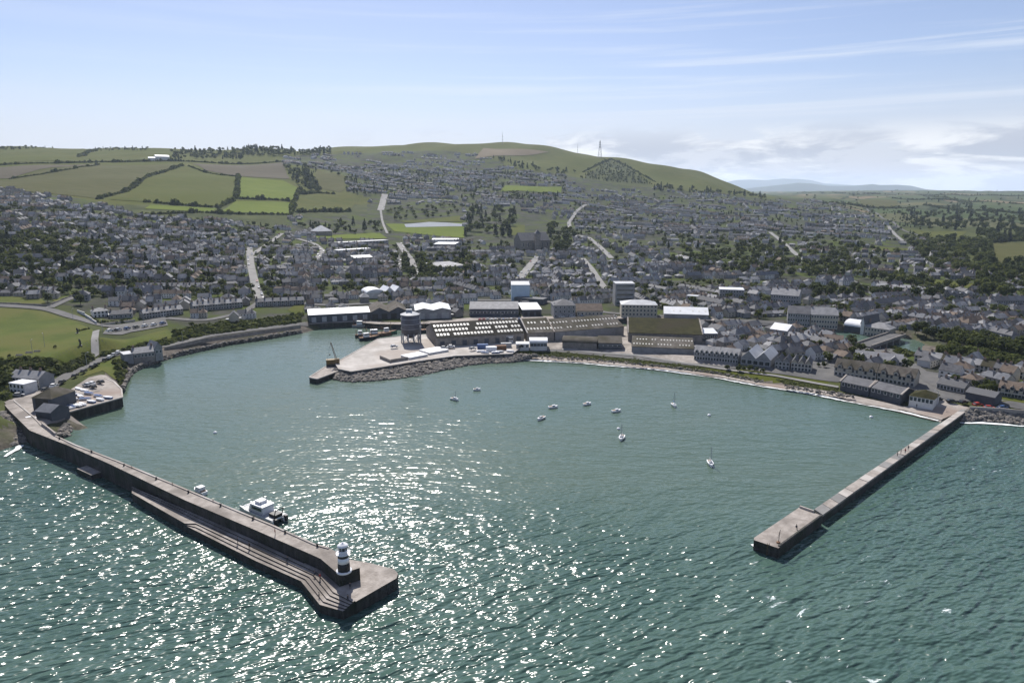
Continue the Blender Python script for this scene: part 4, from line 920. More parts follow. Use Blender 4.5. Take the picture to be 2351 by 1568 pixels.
row(6, 590, 705, 700, 700, 9, 5.5, 3.2, ['wall_grey', 'wall_stone'], ['slate', 'slate_blue'], 'house in the row at the foot of the steep street', 'the foot-of-street row')
building('house', 'white villa with hip roof and bay among gardens above the curving road', 'house', 215, 729, 250, 727, 10, 6, 'hip', 3, 'wall_white', 'slate_pale', win=(4, 2), chim=2, lm='the white garden villa')
building('house', 'long low grey house with conservatory above the curving road', 'house', 252, 731, 305, 730, 10, 4.5, 'gx', 3.2, 'wall_grey', 'slate', win=(5, 1), chim=2)
building('conservatory', 'white glazed conservatory in the garden below the white villa', 'conservatory', 228, 726, 250, 728, 5, 2.4, 'hip', 1, 'wall_white', 'roof_white', win=(4, 1))
# --- silo on legs
sx_, sy_, _ = P(941, 789, 3.6)
t = thing('silo', 'tall grey cement silo with pale cone roof on steel legs', 'silo', (sx_, sy_ + 4, 3.6)); LM['the silo'] = (940, 760); RES.append((sx_, sy_ + 4, 0, 7, 7))
SR = 5.4
b = MB(); b.lathe([(SR, 5.6), (SR, 16.6)], 32, 'silo_steel'); b.build('tank', t, True)
b = MB(); b.lathe([(1.2, 2.6), (SR - .05, 5.55)], 32, 'silo_steel'); b.build('hopper', t, True)
b = MB()
b.lathe([(SR + .25, 16.5), (SR + .25, 16.75), (1.0, 18.6), (.9, 19.2), (.1, 19.3)], 32, 'roof_grey'); b.build('roof', t)
for z in (8.4, 11.2, 14):
    b = MB(); b.lathe([(SR + .02, z), (SR + .14, z + .02), (SR + .14, z + .22), (SR + .02, z + .24)], 32, 'steel'); b.build('band', t)
for k in range(10):
    a = 2 * math.pi * k / 10 + .2; b = MB(); b.tube((SR * math.cos(a), SR * math.sin(a), -.5), (SR * math.cos(a), SR * math.sin(a), 5.8), .3, n=8, m='steel'); lg = b.build('leg', t)
    a2 = a + math.pi / 5; b = MB(); b.tube((SR * math.cos(a), SR * math.sin(a), .4), (SR * math.cos(a2), SR * math.sin(a2), 5), .12, n=5, m='steel'); b.build('brace', lg)
b = MB(); b.tube((SR + .5, -.5, 0), (SR + .5, -.5, 17.5), .35, n=6, m='steel'); b.build('conveyor_pipe', t)
b = MB(); b.box(-2.2, 1.2, -1.2, 1.2, 17.6, 19.6, 'roof_grey'); b.build('roof_hatch', t)
# --- yellow quay crane
cx_, cy_, _ = P(762, 838, 3.0)
t = thing('mobile_crane', 'rusty yellow crawler crane with raised lattice boom at the quay point', 'crane', (cx_, cy_ + 1, 2.6), .3); LM['the quay crane'] = (758, 830)
for s in (-1.6, 1.6):
    b = MB(); b.box(-3, 3, s - .5, s + .5, -.4, .9, 'paint_black'); b.build('track', t)
b = MB(); b.box(-3, 2.2, -1.5, 1.5, 1.0, 3.2, 'crane_yellow'); body = b.build('body', t)
b = MB(); b.box(2.2, 3.6, -1.5, -.1, 1.0, 3.6, 'crane_yellow'); b.box(2.25, 3.65, -1.4, -.2, 2.2, 3.3, 'glass'); b.build('cab', t)
b = MB()
base = [(1.8, -.6, 2.4), (1.8, .6, 2.4), (2.6, .6, 2.4), (2.6, -.6, 2.4)]; tip = [(-.4, -.2, 12.0), (-.4, .2, 12.0), (0, .2, 12.0), (0, -.2, 12.0)]
for p, q in zip(base, tip): b.tube(p, q, .11, n=5, m='rust')
for k in range(9):
    f = k / 9; g = (k + 1) / 9
    for i in range(4):
        l = lambda a, c, t_: tuple(a[j] + (c[j] - a[j]) * t_ for j in range(3))
        b.tube(l(base[i], tip[i], f), l(base[(i + 1) % 4], tip[(i + 1) % 4], g), .06, n=4, m='rust')
b.build('boom', t)
b = MB(); b.tube((-2.5, 0, 3.2), (-.3, 0, 11.9), .05, n=4, m='paint_black'); b.tube((-.3, 0, 11.9), (-1, 0, 6), .04, n=4, m='paint_black'); b.box(-1.3, -.7, -.2, .2, 5.3, 6, 'paint_black'); b.build('hoist_cable', t)

def span_box(name, label, cat, u1, v1, u2, v2, z, th, h, m, parts=None):
    a, c = P(u1, v1, z), P(u2, v2, z); t = thing(name, label, cat, (a[0], a[1], z), math.atan2(c[1] - a[1], c[0] - a[0])); L_ = math.hypot(c[0] - a[0], c[1] - a[1])
    return t, L_
# stone bridge over the river
a, c = P(1992, 790, 3.6), P(2052, 770, 3.6); br = thing('road_bridge', 'grey stone road bridge crossing the river between two pools', 'bridge', (a[0], a[1], 0), math.atan2(c[1] - a[1], c[0] - a[0])); L_ = math.hypot(c[0] - a[0], c[1] - a[1]); LM['the stone bridge'] = (2020, 782)
b = MB(); b.box(-6, L_ + 6, -5, 5, 2.6, 3.5, 'wall_stone'); b.build('arch_span', br)
b = MB(); b.box(-6, L_ + 6, -4.2, 4.2, 3.5, 3.6, 'asphalt'); b.build('roadway', br)
for s in (-1, 1):
    b = MB(); b.box(-6, L_ + 6, s * 4.7 - .3, s * 4.7 + .3, 3.5, 4.6, 'wall_stone'); b.build('parapet', br)
for k in range(4):
    b = MB(); x = L_ * (k + .5) / 4; b.box(x - .9, x + .9, -5.4, 5.4, -3, 2.6, 'wall_stone'); b.build('pier', br)
# masts on the hill
def mast(u, vb, vt, label, lattice):
    x, y, z = G(u, vb); dep = y * CP - (z - CAMH) * SP; hgt = (vb - vt) * dep / F
    t = thing('radio_mast', label, 'mast', (x, y, z - 1), 0, 'masts on the hill'); b = MB(); r = hgt * (.10 if lattice else .012)
    if lattice:
        for s in ((1, 1), (1, -1), (-1, -1), (-1, 1)): b.tube((s[0] * r, s[1] * r, 0), (s[0] * r * .16, s[1] * r * .16, hgt * .92), .45, .3, 4, 'steel')
        q = [(1, 1), (1, -1), (-1, -1), (-1, 1)]
        for k in range(9):
            f, g = k / 9, (k + 1) / 9
            for i in range(4):
                A_, B_ = q[i], q[(i + 1) % 4]; w0, w1 = r * (1 - .84 * f), r * (1 - .84 * g)
                b.tube((A_[0] * w0, A_[1] * w0, hgt * .92 * f), (B_[0] * w1, B_[1] * w1, hgt * .92 * g), .2, n=4, m='steel'); b.tube((B_[0] * w0, B_[1] * w0, hgt * .92 * f), (A_[0] * w1, A_[1] * w1, hgt * .92 * g), .2, n=4, m='steel')
        b.tube((0, 0, hgt * .9), (0, 0, hgt), .35, .15, 5, 'steel')
    else:
        b.tube((0, 0, 0), (0, 0, hgt), r * 1.4, r * .6, 6, 'steel')
    b.build('tower', t)
    for k, f in enumerate((.55, .68, .8) if lattice else (.35, .6)):
        b = MB(); b.lathe([(.1, hgt * f), (r * .45 if lattice else r * 2.6, hgt * f), (r * .45 if lattice else r * 2.6, hgt * f + hgt * .05), (.1, hgt * f + hgt * .05)], 10, 'paint_grey'); b.build('dish_ring', t)
mast(1154, 332, 303, 'slender radio mast on the crest of the grassy hill', False)
mast(1326, 353, 330, 'short antenna mast beside the lattice tower on the hill', False)
mast(1377, 362, 321, 'tall steel lattice tower on the hill shoulder', True)
# ------------------------------------------------------------------ boats
def hull_into(b, L, W, H, m, mdeck=None, z0=-.35, transom=.8, n=12):
    """lofted hull: bow at +x"""
    secs = []
    for i in range(n + 1):
        f = i / n; x = -L / 2 + L * f
        w = W / 2 * (transom + (1 - transom) * math.sin(min(f / .45, 1) * math.pi / 2)) * (1 - max(0, (f - .45) / .55) ** 2.2)
        w = max(w, .02); sh = H * (1 + .22 * f * f)
        secs.append([(x, -w, sh), (x, -w * .86, sh * .35), (x, -w * .35, z0), (x, w * .35, z0), (x, w * .86, sh * .35), (x, w, sh)])
    o = len(b.v); q = b.mi(m)
    for s in secs: b.v += s
    for i in range(n):
        for j in range(5): b.f.append((o + i * 6 + j, o + (i + 1) * 6 + j, o + (i + 1) * 6 + j + 1, o + i * 6 + j + 1)); b.m.append(q)
    b.f.append(tuple(o + j for j in range(6))); b.m.append(q)
    k = b.mi(mdeck or m)
    for i in range(n): b.f.append((o + i * 6, o + i * 6 + 5, o + (i + 1) * 6 + 5, o + (i + 1) * 6)); b.m.append(k)
def yacht(u, v, L, rz, label, mast_h, hullm='paint_white', cover=None, cabin='paint_white'):
    L *= .62; mast_h *= .62; x, y, _ = P(u, v, .3); t = thing('sailing_boat' if mast_h else 'moored_boat', label, 'boat', (x, y, 0), rz, 'boats moored in the bay'); W = L * .38
    b = MB(); hull_into(b, L, W, .85, hullm, 'paint_white'); h = b.build('hull', t)
    b = MB(); b.box(-L * .42, -L * .12, -W * .26, W * .26, .7, .96, 'teak'); b.build('cockpit', t)
    b = MB(); b.prof([(-W * .28, .85), (W * .28, .85), (W * .24, 1.35), (-W * .24, 1.35)], -L * .12, L * .2, cabin); cb = b.build('cabin', t)
    for s in (-1, 1):
        b = MB(); b.box(-L * .08, L * .14, s * W * .262 - .03, s * W * .262 + .03, 1.0, 1.22, 'glass'); b.build('window', cb)
    if mast_h:
        b = MB(); b.tube((L * .1, 0, 1), (L * .1, 0, mast_h), .09, .06, 6, 'steel'); mm = b.build('mast', t)
        b = MB(); b.tube((L * .1, 0, 2), (-L * .34, 0, 1.95), .07, n=6, m='steel'); b.build('boom', t)
        if cover: b = MB(); b.tube((L * .08, 0, 2.12), (-L * .33, 0, 2.05), .2, .13, 7, cover); b.build('sail_cover', t)
        b = MB()
        for q in ((L * .48, 0, 1), (-L * .48, 0, 1), (L * .08, W * .45, .9), (L * .08, -W * .45, .9)): b.tube((L * .1, 0, mast_h * .97), q, .02, n=3, m='steel')
        b.build('rigging', mm)
    return t
Y = math.pi / 2
yacht(1044, 917, 7, -.6, 'little white yacht farthest left, near the quay point', 7)
yacht(1095, 895, 5.5, .1, 'tiny white launch in the bay, nearest to the shore rocks', 0)
yacht(1242, 961, 8, -2.2, 'white yacht with brown cockpit in the middle of the bay, left of the blunt launch', 0, cabin='paint_grey')
yacht(1270, 935, 7, .35, 'blunt white launch just behind the brown-cockpit yacht', 0)
yacht(1348, 928, 6.5, .5, 'white launch with a dark outboard, in the row of small boats', 0)
yacht(1415, 944, 7, .4, 'plain white launch between the dark outboard boat and the largest yacht', 0)
yacht(1547, 931, 7.5, -1.5, 'white yacht with tall thin mast and blue sail cover, near the beach', 11, cover='paint_blue')
yacht(1427, 1006, 9, -1.9, 'largest white moored yacht, bow pointing to the open sea', 10, cabin='paint_grey')
yacht(1631, 1065, 8.5, -1.65, 'white moored yacht with thin mast, nearest to the low concrete pier head', 11, cabin='paint_grey')
for u, v, l in ((1628, 954, 'white mooring buoy right of the blue-covered yacht'), (2000, 958, 'white mooring buoy off the beach near the boat sheds'), (494, 994, 'pale mooring buoy alone on the left of the bay'), (1420, 985, 'small buoy just behind the largest yacht')):
    x, y, _ = P(u, v, 0); t = thing('mooring_buoy', l, 'buoy', (x, y, 0), 0, 'mooring buoys'); b = MB(); b.lathe([(.1, -.5), (.62, -.2), (.75, .1), (.6, .5), (.15, .7)], 12, 'paint_white'); b.build('float', t, True); b = MB(); b.tube((0, 0, .6), (0, 0, 1.0), .06, m='steel'); b.build('ring', t)
# the white survey catamaran alongside the pier
ax, ay, _ = P(553, 1164, 1); bx, by, _ = P(634, 1197, 1); rz = math.atan2(ay - by, ax - bx)
t = thing('workboat', 'big white twin-hulled workboat with dark stern gear, moored against the stone pier', 'boat', ((ax + bx) / 2 + .8, (ay + by) / 2 + 1.0, 0), rz); L = math.hypot(ax - bx, ay - by); LM['the workboat'] = (590, 1178)
for s in (-1, 1):
    b = MB(); hull_into(b, L, 1.9, 1.5, 'paint_white', z0=-.5, transom=.95); h = b.build('hull', t); h.location = (0, s * 1.75, 0)
b = MB(); b.extrude([(-L * .48, -2.6), (L * .26, -2.6), (L * .42, -1.9), (L * .46, 0), (L * .42, 1.9), (L * .26, 2.6), (-L * .48, 2.6)], 1.25, 1.7, 'paint_white', 'paint_grey'); b.build('deck', t)
b = MB(); b.prof([(-L * .18, 1.7), (L * .22, 1.7), (L * .15, 3.9), (-L * .18, 3.9)], -1.9, 1.9, 'paint_white', 'y'); wh = b.build('wheelhouse', t)
b = MB(); b.prof([(L * .221, 2.4), (L * .227, 2.4), (L * .178, 3.6), (L * .172, 3.6)], -1.6, 1.6, 'glass', 'y'); b.build('windscreen', wh)
for s in (-1, 1):
    b = MB(); b.box(-L * .15, L * .12, s * 1.92 - .03, s * 1.92 + .03, 2.6, 3.4, 'glass'); b.build('side_window', wh)
b = MB(); b.box(-L * .2, L * .17, -2.05, 2.05, 3.9, 4.05, 'paint_white'); rf = b.build('roof', wh)
b = MB(); b.box(-L * .06, L * .08, -1.2, 1.2, 4.05, 4.9, 'paint_white'); b.build('flybridge', t)
b = MB(); b.tube((-1, -.9, 4.05), (-1.2, -.9, 5.8), .07, m='steel'); b.tube((-1, .9, 4.05), (-1.2, .9, 5.8), .07, m='steel'); b.tube((-1.2, -.9, 5.8), (-1.2, .9, 5.8), .07, m='steel'); b.tube((-1.2, 0, 5.8), (-1.3, 0, 8), .04, m='steel'); b.build('radar_arch', t)
b = MB(); b.box(-L * .47, -L * .30, -1.2, 1.2, 1.7, 2.6, 'paint_black'); b.tube((-L * .44, -1.3, 1.7), (-L * .5, -1.3, 4.2), .13, m='paint_black'); b.tube((-L * .44, 1.3, 1.7), (-L * .5, 1.3, 4.2), .13, m='paint_black'); b.tube((-L * .5, -1.3, 4.2), (-L * .5, 1.3, 4.2), .13, m='paint_black'); b.build('stern_gantry', t)
for s in (-1, 1):
    b = MB(); b.box(-L * .55, -L * .48, s * 1.7 - .35, s * 1.7 + .35, .3, 1.9, 'paint_black'); b.build('outboard', t)
b = MB(); pr = [(L * .1, -2.5), (L * .26, -2.5), (L * .41, -1.8), (L * .45, 0), (L * .41, 1.8), (L * .26, 2.5), (L * .1, 2.5)]
for p, q in zip(pr[:-1], pr[1:]):
    b.tube((*p, 2.6), (*q, 2.6), .05, m='steel'); b.tube((*q, 1.7), (*q, 2.6), .04, m='steel')
b.build('bow_rail', t)
# white cabin cruiser farther along
ax, ay, _ = P(437, 1122, .8); bx, by, _ = P(466, 1135, .8); rz = math.atan2(ay - by, ax - bx)
Lc_ = 1; t = thing('motor_cruiser', 'white cabin cruiser half hidden behind the stone pier', 'boat', ((ax + bx) / 2 + .6, (ay + by) / 2 + .8, 0), rz); L = 7; t.scale = (.8, .8, .8)
b = MB(); hull_into(b, L, 3.1, 1.3, 'paint_white'); b.build('hull', t)
b = MB(); b.prof([(-L * .3, 1.3), (L * .2, 1.4), (L * .08, 2.9), (-L * .3, 2.9)], -1.2, 1.2, 'paint_white', 'y'); c_ = b.build('cabin', t)
b = MB(); b.prof([(L * .185, 1.75), (L * .195, 1.75), (L * .105, 2.75), (L * .095, 2.75)], -1.0, 1.0, 'glass', 'y'); b.build('windscreen', c_)
b = MB(); b.box(-L * .42, -L * .3, -1, 1, 1.2, 1.6, 'teak'); b.build('stern_deck', t)
b = MB(); b.tube((-.5, 0, 2.9), (-.7, 0, 5), .04, m='steel'); b.build('aerial', t)
# trawlers round the inner quay
def trawler(u, v, L, rz, hm, label):
    x, y, _ = P(u, v, 1); t = thing('trawler', label, 'fishing boat', (x, y, 0), rz, 'trawlers at the inner quay')
    b = MB(); hull_into(b, L, L * .32, 1.9, hm, 'rust', z0=-.6); b.build('hull', t)
    b = MB(); b.box(-L * .28, -L * .02, -L * .1, L * .1, 1.8, 4.4, 'paint_white'); w_ = b.build('wheelhouse', t)
    b = MB(); b.box(-L * .27, -L * .01, -L * .105, L * .105, 3.4, 4.0, 'glass'); b.build('window_band', w_)
    b = MB(); b.tube((L * .12, 0, 1.8), (L * .12, 0, 8.5), .16, .1, 6, 'crane_yellow'); b.build('mast', t)
    b = MB(); b.tube((L * .12, 0, 5.5), (L * .36, 0, 7), .08, n=5, m='crane_yellow'); b.tube((L * .12, 0, 5), (-L * .2, 0, 6.6), .08, n=5, m='rust'); b.build('derrick', t)
    b = MB()
    for s in (-1, 1): b.tube((-L * .42, s * L * .12, 1.8), (-L * .42, s * L * .12, 5), .12, n=6, m='rust')
    b.tube((-L * .42, -L * .12, 5), (-L * .42, L * .12, 5), .12, n=6, m='rust'); b.build('gantry', t)
LM['the trawlers'] = (860, 765)
trawler(848, 776, 13, .55, 'paint_navy', 'dark blue trawler with yellow mast at the quay corner')
trawler(868, 768, 17, .3, 'rust', 'largest rust-stained trawler alongside the pale apron')
trawler(832, 771, 9, .1, 'paint_black', 'small black fishing boat outside the rusty trawler')
trawler(833, 748, 14, .03, 'paint_grey', 'grey fishing boat lying on the far quay')
trawler(968, 760, 14, .2, 'paint_navy', 'dark fishing boat in the channel right of the silo')
trawler(893, 764, 11, .5, 'paint_green', 'small green-hulled trawler tucked in behind the apron')
# dinghies laid up in the yard
def small_hull(hm, cover):
    r = thing('dinghy', '', 'boat'); b = MB(); hull_into(b, 4.6, 1.8, .8, hm, cover, z0=0.05); b.build('hull', r)
    b = MB(); b.box(-1.6, 1.2, -.55, .55, .8, 1.0, cover); b.build('cover', r); return r
DIN = [small_hull('paint_white', 'tarp'), small_hull('paint_white', 'paint_blue'), small_hull('paint_blue', 'paint_white'), small_hull('paint_grey', 'tarp')]
dn = ['white-hulled dinghy under a white cover', 'white-hulled dinghy under a blue cover', 'blue-hulled dinghy with white top', 'grey dinghy under a white cover']
spots = [(156, 938), (163, 936), (171, 934), (180, 933), (189, 930), (199, 927), (209, 924), (219, 921), (229, 919), (238, 917), (247, 915), (160, 925), (168, 919), (177, 916), (170, 909), (164, 904), (186, 921), (196, 918), (212, 916), (174, 900), (256, 912), (162, 931), (173, 927), (184, 912), (192, 908), (203, 905), (183, 903), (214, 908), (193, 899), (224, 911), (180, 895)]
_nth = ['first', 'second', 'third', 'fourth', 'fifth', 'sixth', 'seventh', 'eighth', 'ninth', 'tenth', 'eleventh', 'twelfth', 'thirteenth', 'fourteenth', 'fifteenth', 'sixteenth', 'seventeenth', 'eighteenth', 'nineteenth', 'twentieth']
_nth += ['twenty-first', 'twenty-second', 'twenty-third', 'twenty-fourth', 'twenty-fifth', 'twenty-sixth', 'twenty-seventh', 'twenty-eighth', 'twenty-ninth', 'thirtieth']
dcount = {}
TAKEN = []
def clear_spot(x, y, rz):
    mine = [(x + math.cos(rz) * q, y + math.sin(rz) * q) for q in (-1.4, 0, 1.4)]
    if any((a - c) ** 2 + (b_ - d) ** 2 < 1.85 ** 2 for a, b_ in mine for c, d in TAKEN): return False
    TAKEN.extend(mine); return True
for i, (u, v) in enumerate(spots):
    k = i % 4; x, y, z = P(u, v, 4.12); rz_ = R.uniform(2.5, 2.9) if i < 11 else R.uniform(-.4, .9) if i < 21 else R.uniform(2.4, 3)
    if not clear_spot(x, y, rz_) and i > 3: continue
    o = DIN[k] if i < 4 else copy_tree(DIN[k]); o.location = (x, y, max(hz(x, y) + .15, 4.14)); o.rotation_euler = (0, 0, rz_)
    where = 'along the quay, from its landward end' if i < 11 else 'in mid yard'
    dcount[(k, where)] = dcount.get((k, where), 0) + 1; n_ = dcount[(k, where)] - 1
    o['label'] = f'{_nth[n_]} {dn[k]} {where}'; o['group'] = 'dinghies laid up in the yard'

# ------------------------------------------------------------------ cars
def make_car(pm):
    r = thing('parked_car', '', 'car'); b = MB()
    b.prof([(-2.1, .35), (2.1, .35), (2.1, .75), (1.2, .95), (-2.05, 1.0)], -.86, .86, pm, 'y'); body = b.build('body', r)
    b = MB(); b.prof([(-1.85, .98), (1.15, .94), (.45, 1.48), (-1.4, 1.48)], -.74, .74, 'glass', 'y'); b.build('windows', body)
    b = MB(); b.box(-1.35, .42, -.73, .73, 1.47, 1.53, pm); b.build('roof', r)
    for sx in (-1.3, 1.3):
        for sy in (-.8, .8):
            b = MB(); b.tube((sx, sy - .1, .33), (sx, sy + .1, .33), .33, n=10, m='rubber'); b.build('wheel', r)
    return r
CK = [('paint_white', 'white'), ('paint_silver', 'silver'), ('paint_black', 'black'), ('paint_blue', 'blue'), ('paint_red', 'red'), ('paint_grey', 'grey')]
CARS = [make_car(m) for m, _ in CK]; used = [False] * len(CK); ccount = {}
def park(u, v, rz, where, k=None, xyz=None):
    k = R.choice((0, 0, 0, 1, 1, 2, 2, 3, 4, 5)) if k is None else k
    x, y, z = xyz or G(u, v)
    if not clear_spot(x, y, rz): return
    o = CARS[k] if not used[k] else copy_tree(CARS[k]); used[k] = True
    o.location = (x, y, z + .42 + .0006 * y); o.rotation_euler = (0, 0, rz); key = (k, where); ccount[key] = ccount.get(key, 0) + 1
    o['label'] = f'{_nth[min(ccount[key], 30) - 1]} {CK[k][1]} car {where}'; o['group'] = 'parked cars'
for i in range(13):
    f = i / 12
    if i not in (3, 9): park(252 + f * 122, 764 - f * 18 + (i % 2) * .6, 1.2, 'in the car park row by the left lawn, from its left end')
for i in range(18):
    f = i / 17; u = 104 + f * 168; v = 900 - f * 87 + 3.2 * math.sin(f * 3)
    a, c = G(u - 3, v + 1.6), G(u + 3, v - 1.6)
    if i not in (6, 13): park(u, v, math.atan2(c[1] - a[1], c[0] - a[0]), 'lining the shore road, counted up from the harbour store')
for u, v in ((62, 899), (68, 896), (44, 912), (50, 909), (70, 968), (66, 972)): park(u, v, R.uniform(0, 1), 'on the apron behind the dark lifeboat house')
for u, v in ((200, 889), (210, 886), (221, 884), (231, 882), (214, 893), (240, 880), (190, 891)): park(u, v, R.uniform(2.5, 2.8), 'standing in the dinghy yard', xyz=P(u, v, 4.15))
for i in range(11):
    park(1102 + i * 9, 738.5 - (i % 3) * .5, 1.4, 'in the quay road row behind the warehouse, from the left')
for i in range(12): park(1290 + i * 12, 731, .1, 'on the quay road below the town houses, from the left')
for i in range(12): park(2152 + i * 15 + R.uniform(-3, 3), 923 + i * 2.0 + R.uniform(-3, 3), R.uniform(-.3, .9), 'at the coast road end by the pavilion, from the left')
for pts, w_ in ROADS[:10]:
    key = ['on the steep street down to the shore', 'on the lane above the steep street', 'in the white yard beside the steep street', 'on the curved estate street', 'on the wide estate road below the field', 'on the hill footway', 'on the middle street by the trees', 'on the side lane near the trees', 'on the winding hill road', 'on the main street'][ROADS[:10].index((pts, w_))]
    if key in ('on the hill footway',): continue
    for k in range(2, len(pts) - 2, 3):
        if R.random() < .42:
            x, y = pts[k]; tx, ty = pts[k + 1][0] - x, pts[k + 1][1] - y; l = math.hypot(tx, ty); s = R.choice((-1, 1)) * (w_ - 3.9)
            px, py = x - ty / l * s, y + tx / l * s; park(0, 0, math.atan2(ty, tx), key + ', counted from its first end', xyz=(px, py, hz(px, py)))

def remove_tree(o):
    for c in list(o.children): remove_tree(c)
    bpy.data.objects.remove(o)
# ------------------------------------------------------------------ quay clutter
def container(u, v, rz, m, label):
    x, y, z = P(u, v, 3.6); t = thing('shipping_container', label, 'container', (x, y, z), rz, 'containers on the quay'); b = MB(); b.box(-3, 3, -1.2, 1.2, .05, 2.5, m)
    for k in range(11): b.box(-2.8 + k * .53, -2.55 + k * .53, -1.26, 1.26, .2, 2.4, m)
    b.build('body', t); b = MB(); b.box(3.0, 3.06, -1.1, 1.1, .2, 2.4, 'paint_grey'); b.build('door', t)
for a in ((1108, 800, .1, 'paint_blue', 'blue shipping container before the roof-light warehouse'), (1128, 806, .0, 'paint_white', 'white shipping container near the rocks of the quay'), (1150, 803, .15, 'rust', 'rust-red shipping container beside the white one'), (1162, 797, .1, 'paint_grey', 'grey shipping container by the cabin office')): container(*a)
def bunker(u1, v1, u2, v2, label):
    a, c = P(u1, v1, 3.6), P(u2, v2, 3.6); L_ = math.hypot(c[0] - a[0], c[1] - a[1]); t = thing('bay_wall', label, 'wall', a, math.atan2(c[1] - a[1], c[0] - a[0])); b = MB(); b.box(0, L_, -.3, .3, -.5, 1.6, 'wall_stone'); b.build('masonry', t)
    for k in range(3): b = MB(); b.box(L_ * (k + .5) / 3 - .25, L_ * (k + .5) / 3 + .25, .3, .9, -.3, 1.2, 'wall_stone'); b.build('buttress', t)
bunker(873, 823, 897, 833, 'low dark bay wall standing on the pale apron'); bunker(898, 832, 936, 826, 'low grey bay wall beside the white flat store')
for i, (u, v) in enumerate(((1020, 803), (1036, 800), (905, 800), (1085, 805), (1195, 800))): park(u, v, .2 * i, 'on the open quay apron, from the silo', xyz=P(u, v, 3.65))
for i in range(9):
    f = i / 8; u, v = 140 + f * 590, 1006 + f * 244; x, y, _ = P(u, v, 6.1); t = thing('bollard', f'{_nth[i]} iron bollard along the harbour edge of the stone pier, from its root', 'bollard', (x + .1, y - .9, 6.1), 0, 'bollards on the stone pier')
    b = MB(); b.lathe([(.32, -.1), (.22, .15), (.2, .5), (.34, .58), (.3, .75), (.05, .8)], 10, 'paint_black'); b.build('post', t, True)
for i in range(6):
    f = (i + .5) / 6; u, v = 160 + f * 560, 1018 + f * 231; x, y, _ = P(u, v, 6.1); t = thing('pier_ladder', f'{_nth[i]} iron ladder on the harbour face of the stone pier, from its root', 'ladder', (x, y, 0), -.75, 'ladders on the stone pier'); b = MB()
    for s_ in (-.25, .25): b.tube((s_, .35, -1), (s_, .35, 6.9), .05, n=5, m='rust')
    b.build('rail', t); b = MB()
    for z in range(14): b.tube((-.25, .35, z * .5 - .8), (.25, .35, z * .5 - .8), .03, n=4, m='rust')
    b.build('rung', t)
for i, (u, v) in enumerate(((1104, 808), (1114, 811), (1138, 811), (1147, 809), (1172, 808))):
    o = copy_tree(DIN[i % 4]); x, y, z = P(u, v, 3.65); o.location = (x, y, 3.62); o.rotation_euler = (0, 0, R.uniform(-.5, .5)); o['label'] = f'{_nth[i]} {dn[i % 4]} on the warehouse quay, from the left'; o['group'] = 'dinghies on the warehouse quay'

for k, o in enumerate(CARS):
    if not used[k]: remove_tree(o)
# ------------------------------------------------------------------ people (one continuous skinned body each)
def person_mesh(name, joints, edges, radii, cols):
    me = bpy.data.meshes.new(name); me.from_pydata(joints, edges, []); o = link(bpy.data.objects.new(name, me))
    md = o.modifiers.new('skin', 'SKIN'); md.use_smooth_shade = True
    for v, r in zip(me.skin_vertices[0].data, radii): v.radius = (r, r)
    me.skin_vertices[0].data[0].use_root = True
    o.modifiers.new('sub', 'SUBSURF').levels = 1
    dg = bpy.context.evaluated_depsgraph_get(); res = bpy.data.meshes.new_from_object(o.evaluated_get(dg)); bpy.data.objects.remove(o)
    res.materials.clear()
    for m in cols: res.materials.append(MATS[m])
    return res
def shade(me, zh, zt, zs):
    for p in me.polygons:
        z = p.center.z; x = abs(p.center.x)
        p.material_index = 2 if z > zt or (z < zs + .02 and x > .24 and z < zh + .12 and z > zh - .2) else 1 if z > zh else 0
        p.use_smooth = True
ST_J = [(0, 0, .95), (0, 0, 1.2), (0, .01, 1.42), (0, .01, 1.52), (0, -.01, 1.64), (0, 0, 1.76), (.19, .01, 1.40), (.25, .02, 1.13), (.27, -.06, .88), (.28, -.09, .78), (-.19, .01, 1.40), (-.26, .02, 1.13), (-.25, -.08, .90), (-.25, -.12, .8),
        (.10, 0, .88), (.11, -.02, .5), (.12, .03, .09), (.13, -.13, .05), (-.10, 0, .88), (-.12, .03, .5), (-.14, .06, .09), (-.15, -.10, .05)]
ST_E = [(0, 1), (1, 2), (2, 3), (3, 4), (4, 5), (2, 6), (6, 7), (7, 8), (8, 9), (2, 10), (10, 11), (11, 12), (12, 13), (0, 14), (14, 15), (15, 16), (16, 17), (0, 18), (18, 19), (19, 20), (20, 21)]
ST_R = [.14, .135, .13, .055, .095, .07, .07, .05, .04, .035, .07, .05, .04, .035, .095, .065, .05, .04, .095, .065, .05, .04]
SI_J = [(0, 0, .52), (0, .03, .78), (0, .02, 1.0), (0, 0, 1.1), (0, -.03, 1.22), (0, -.02, 1.33), (.19, .01, .98), (.25, -.03, .73), (.2, -.24, .6), (.18, -.3, .58), (-.19, .01, .98), (-.25, -.03, .73), (-.2, -.24, .6), (-.18, -.3, .58),
        (.1, -.06, .5), (.12, -.45, .5), (.12, -.47, .09), (.12, -.62, .05), (-.1, -.06, .5), (-.13, -.45, .5), (-.13, -.5, .09), (-.13, -.65, .05)]
stand = []
for top, leg in (('paint_navy', 'paint_black'), ('paint_red', 'paint_navy'), ('paint_black', 'paint_navy'), ('paint_grey', 'paint_black')):
    me = person_mesh('person_body', ST_J, ST_E, ST_R, (leg, top, 'skin')); shade(me, .96, 1.5, .9); stand.append((me, {'paint_navy': 'navy', 'paint_red': 'red', 'paint_black': 'black', 'paint_grey': 'grey'}[top]))
sit = person_mesh('person_body', SI_J, ST_E, ST_R, ('paint_black', 'paint_navy', 'skin')); shade(sit, .6, 1.08, 0)
hb = MB(); hb.lathe([(.06, .0), (.115, .02), (.12, .08), (.08, .14), (.02, .16)], 10, 'bark'); HAIR = hb.mesh('hair')
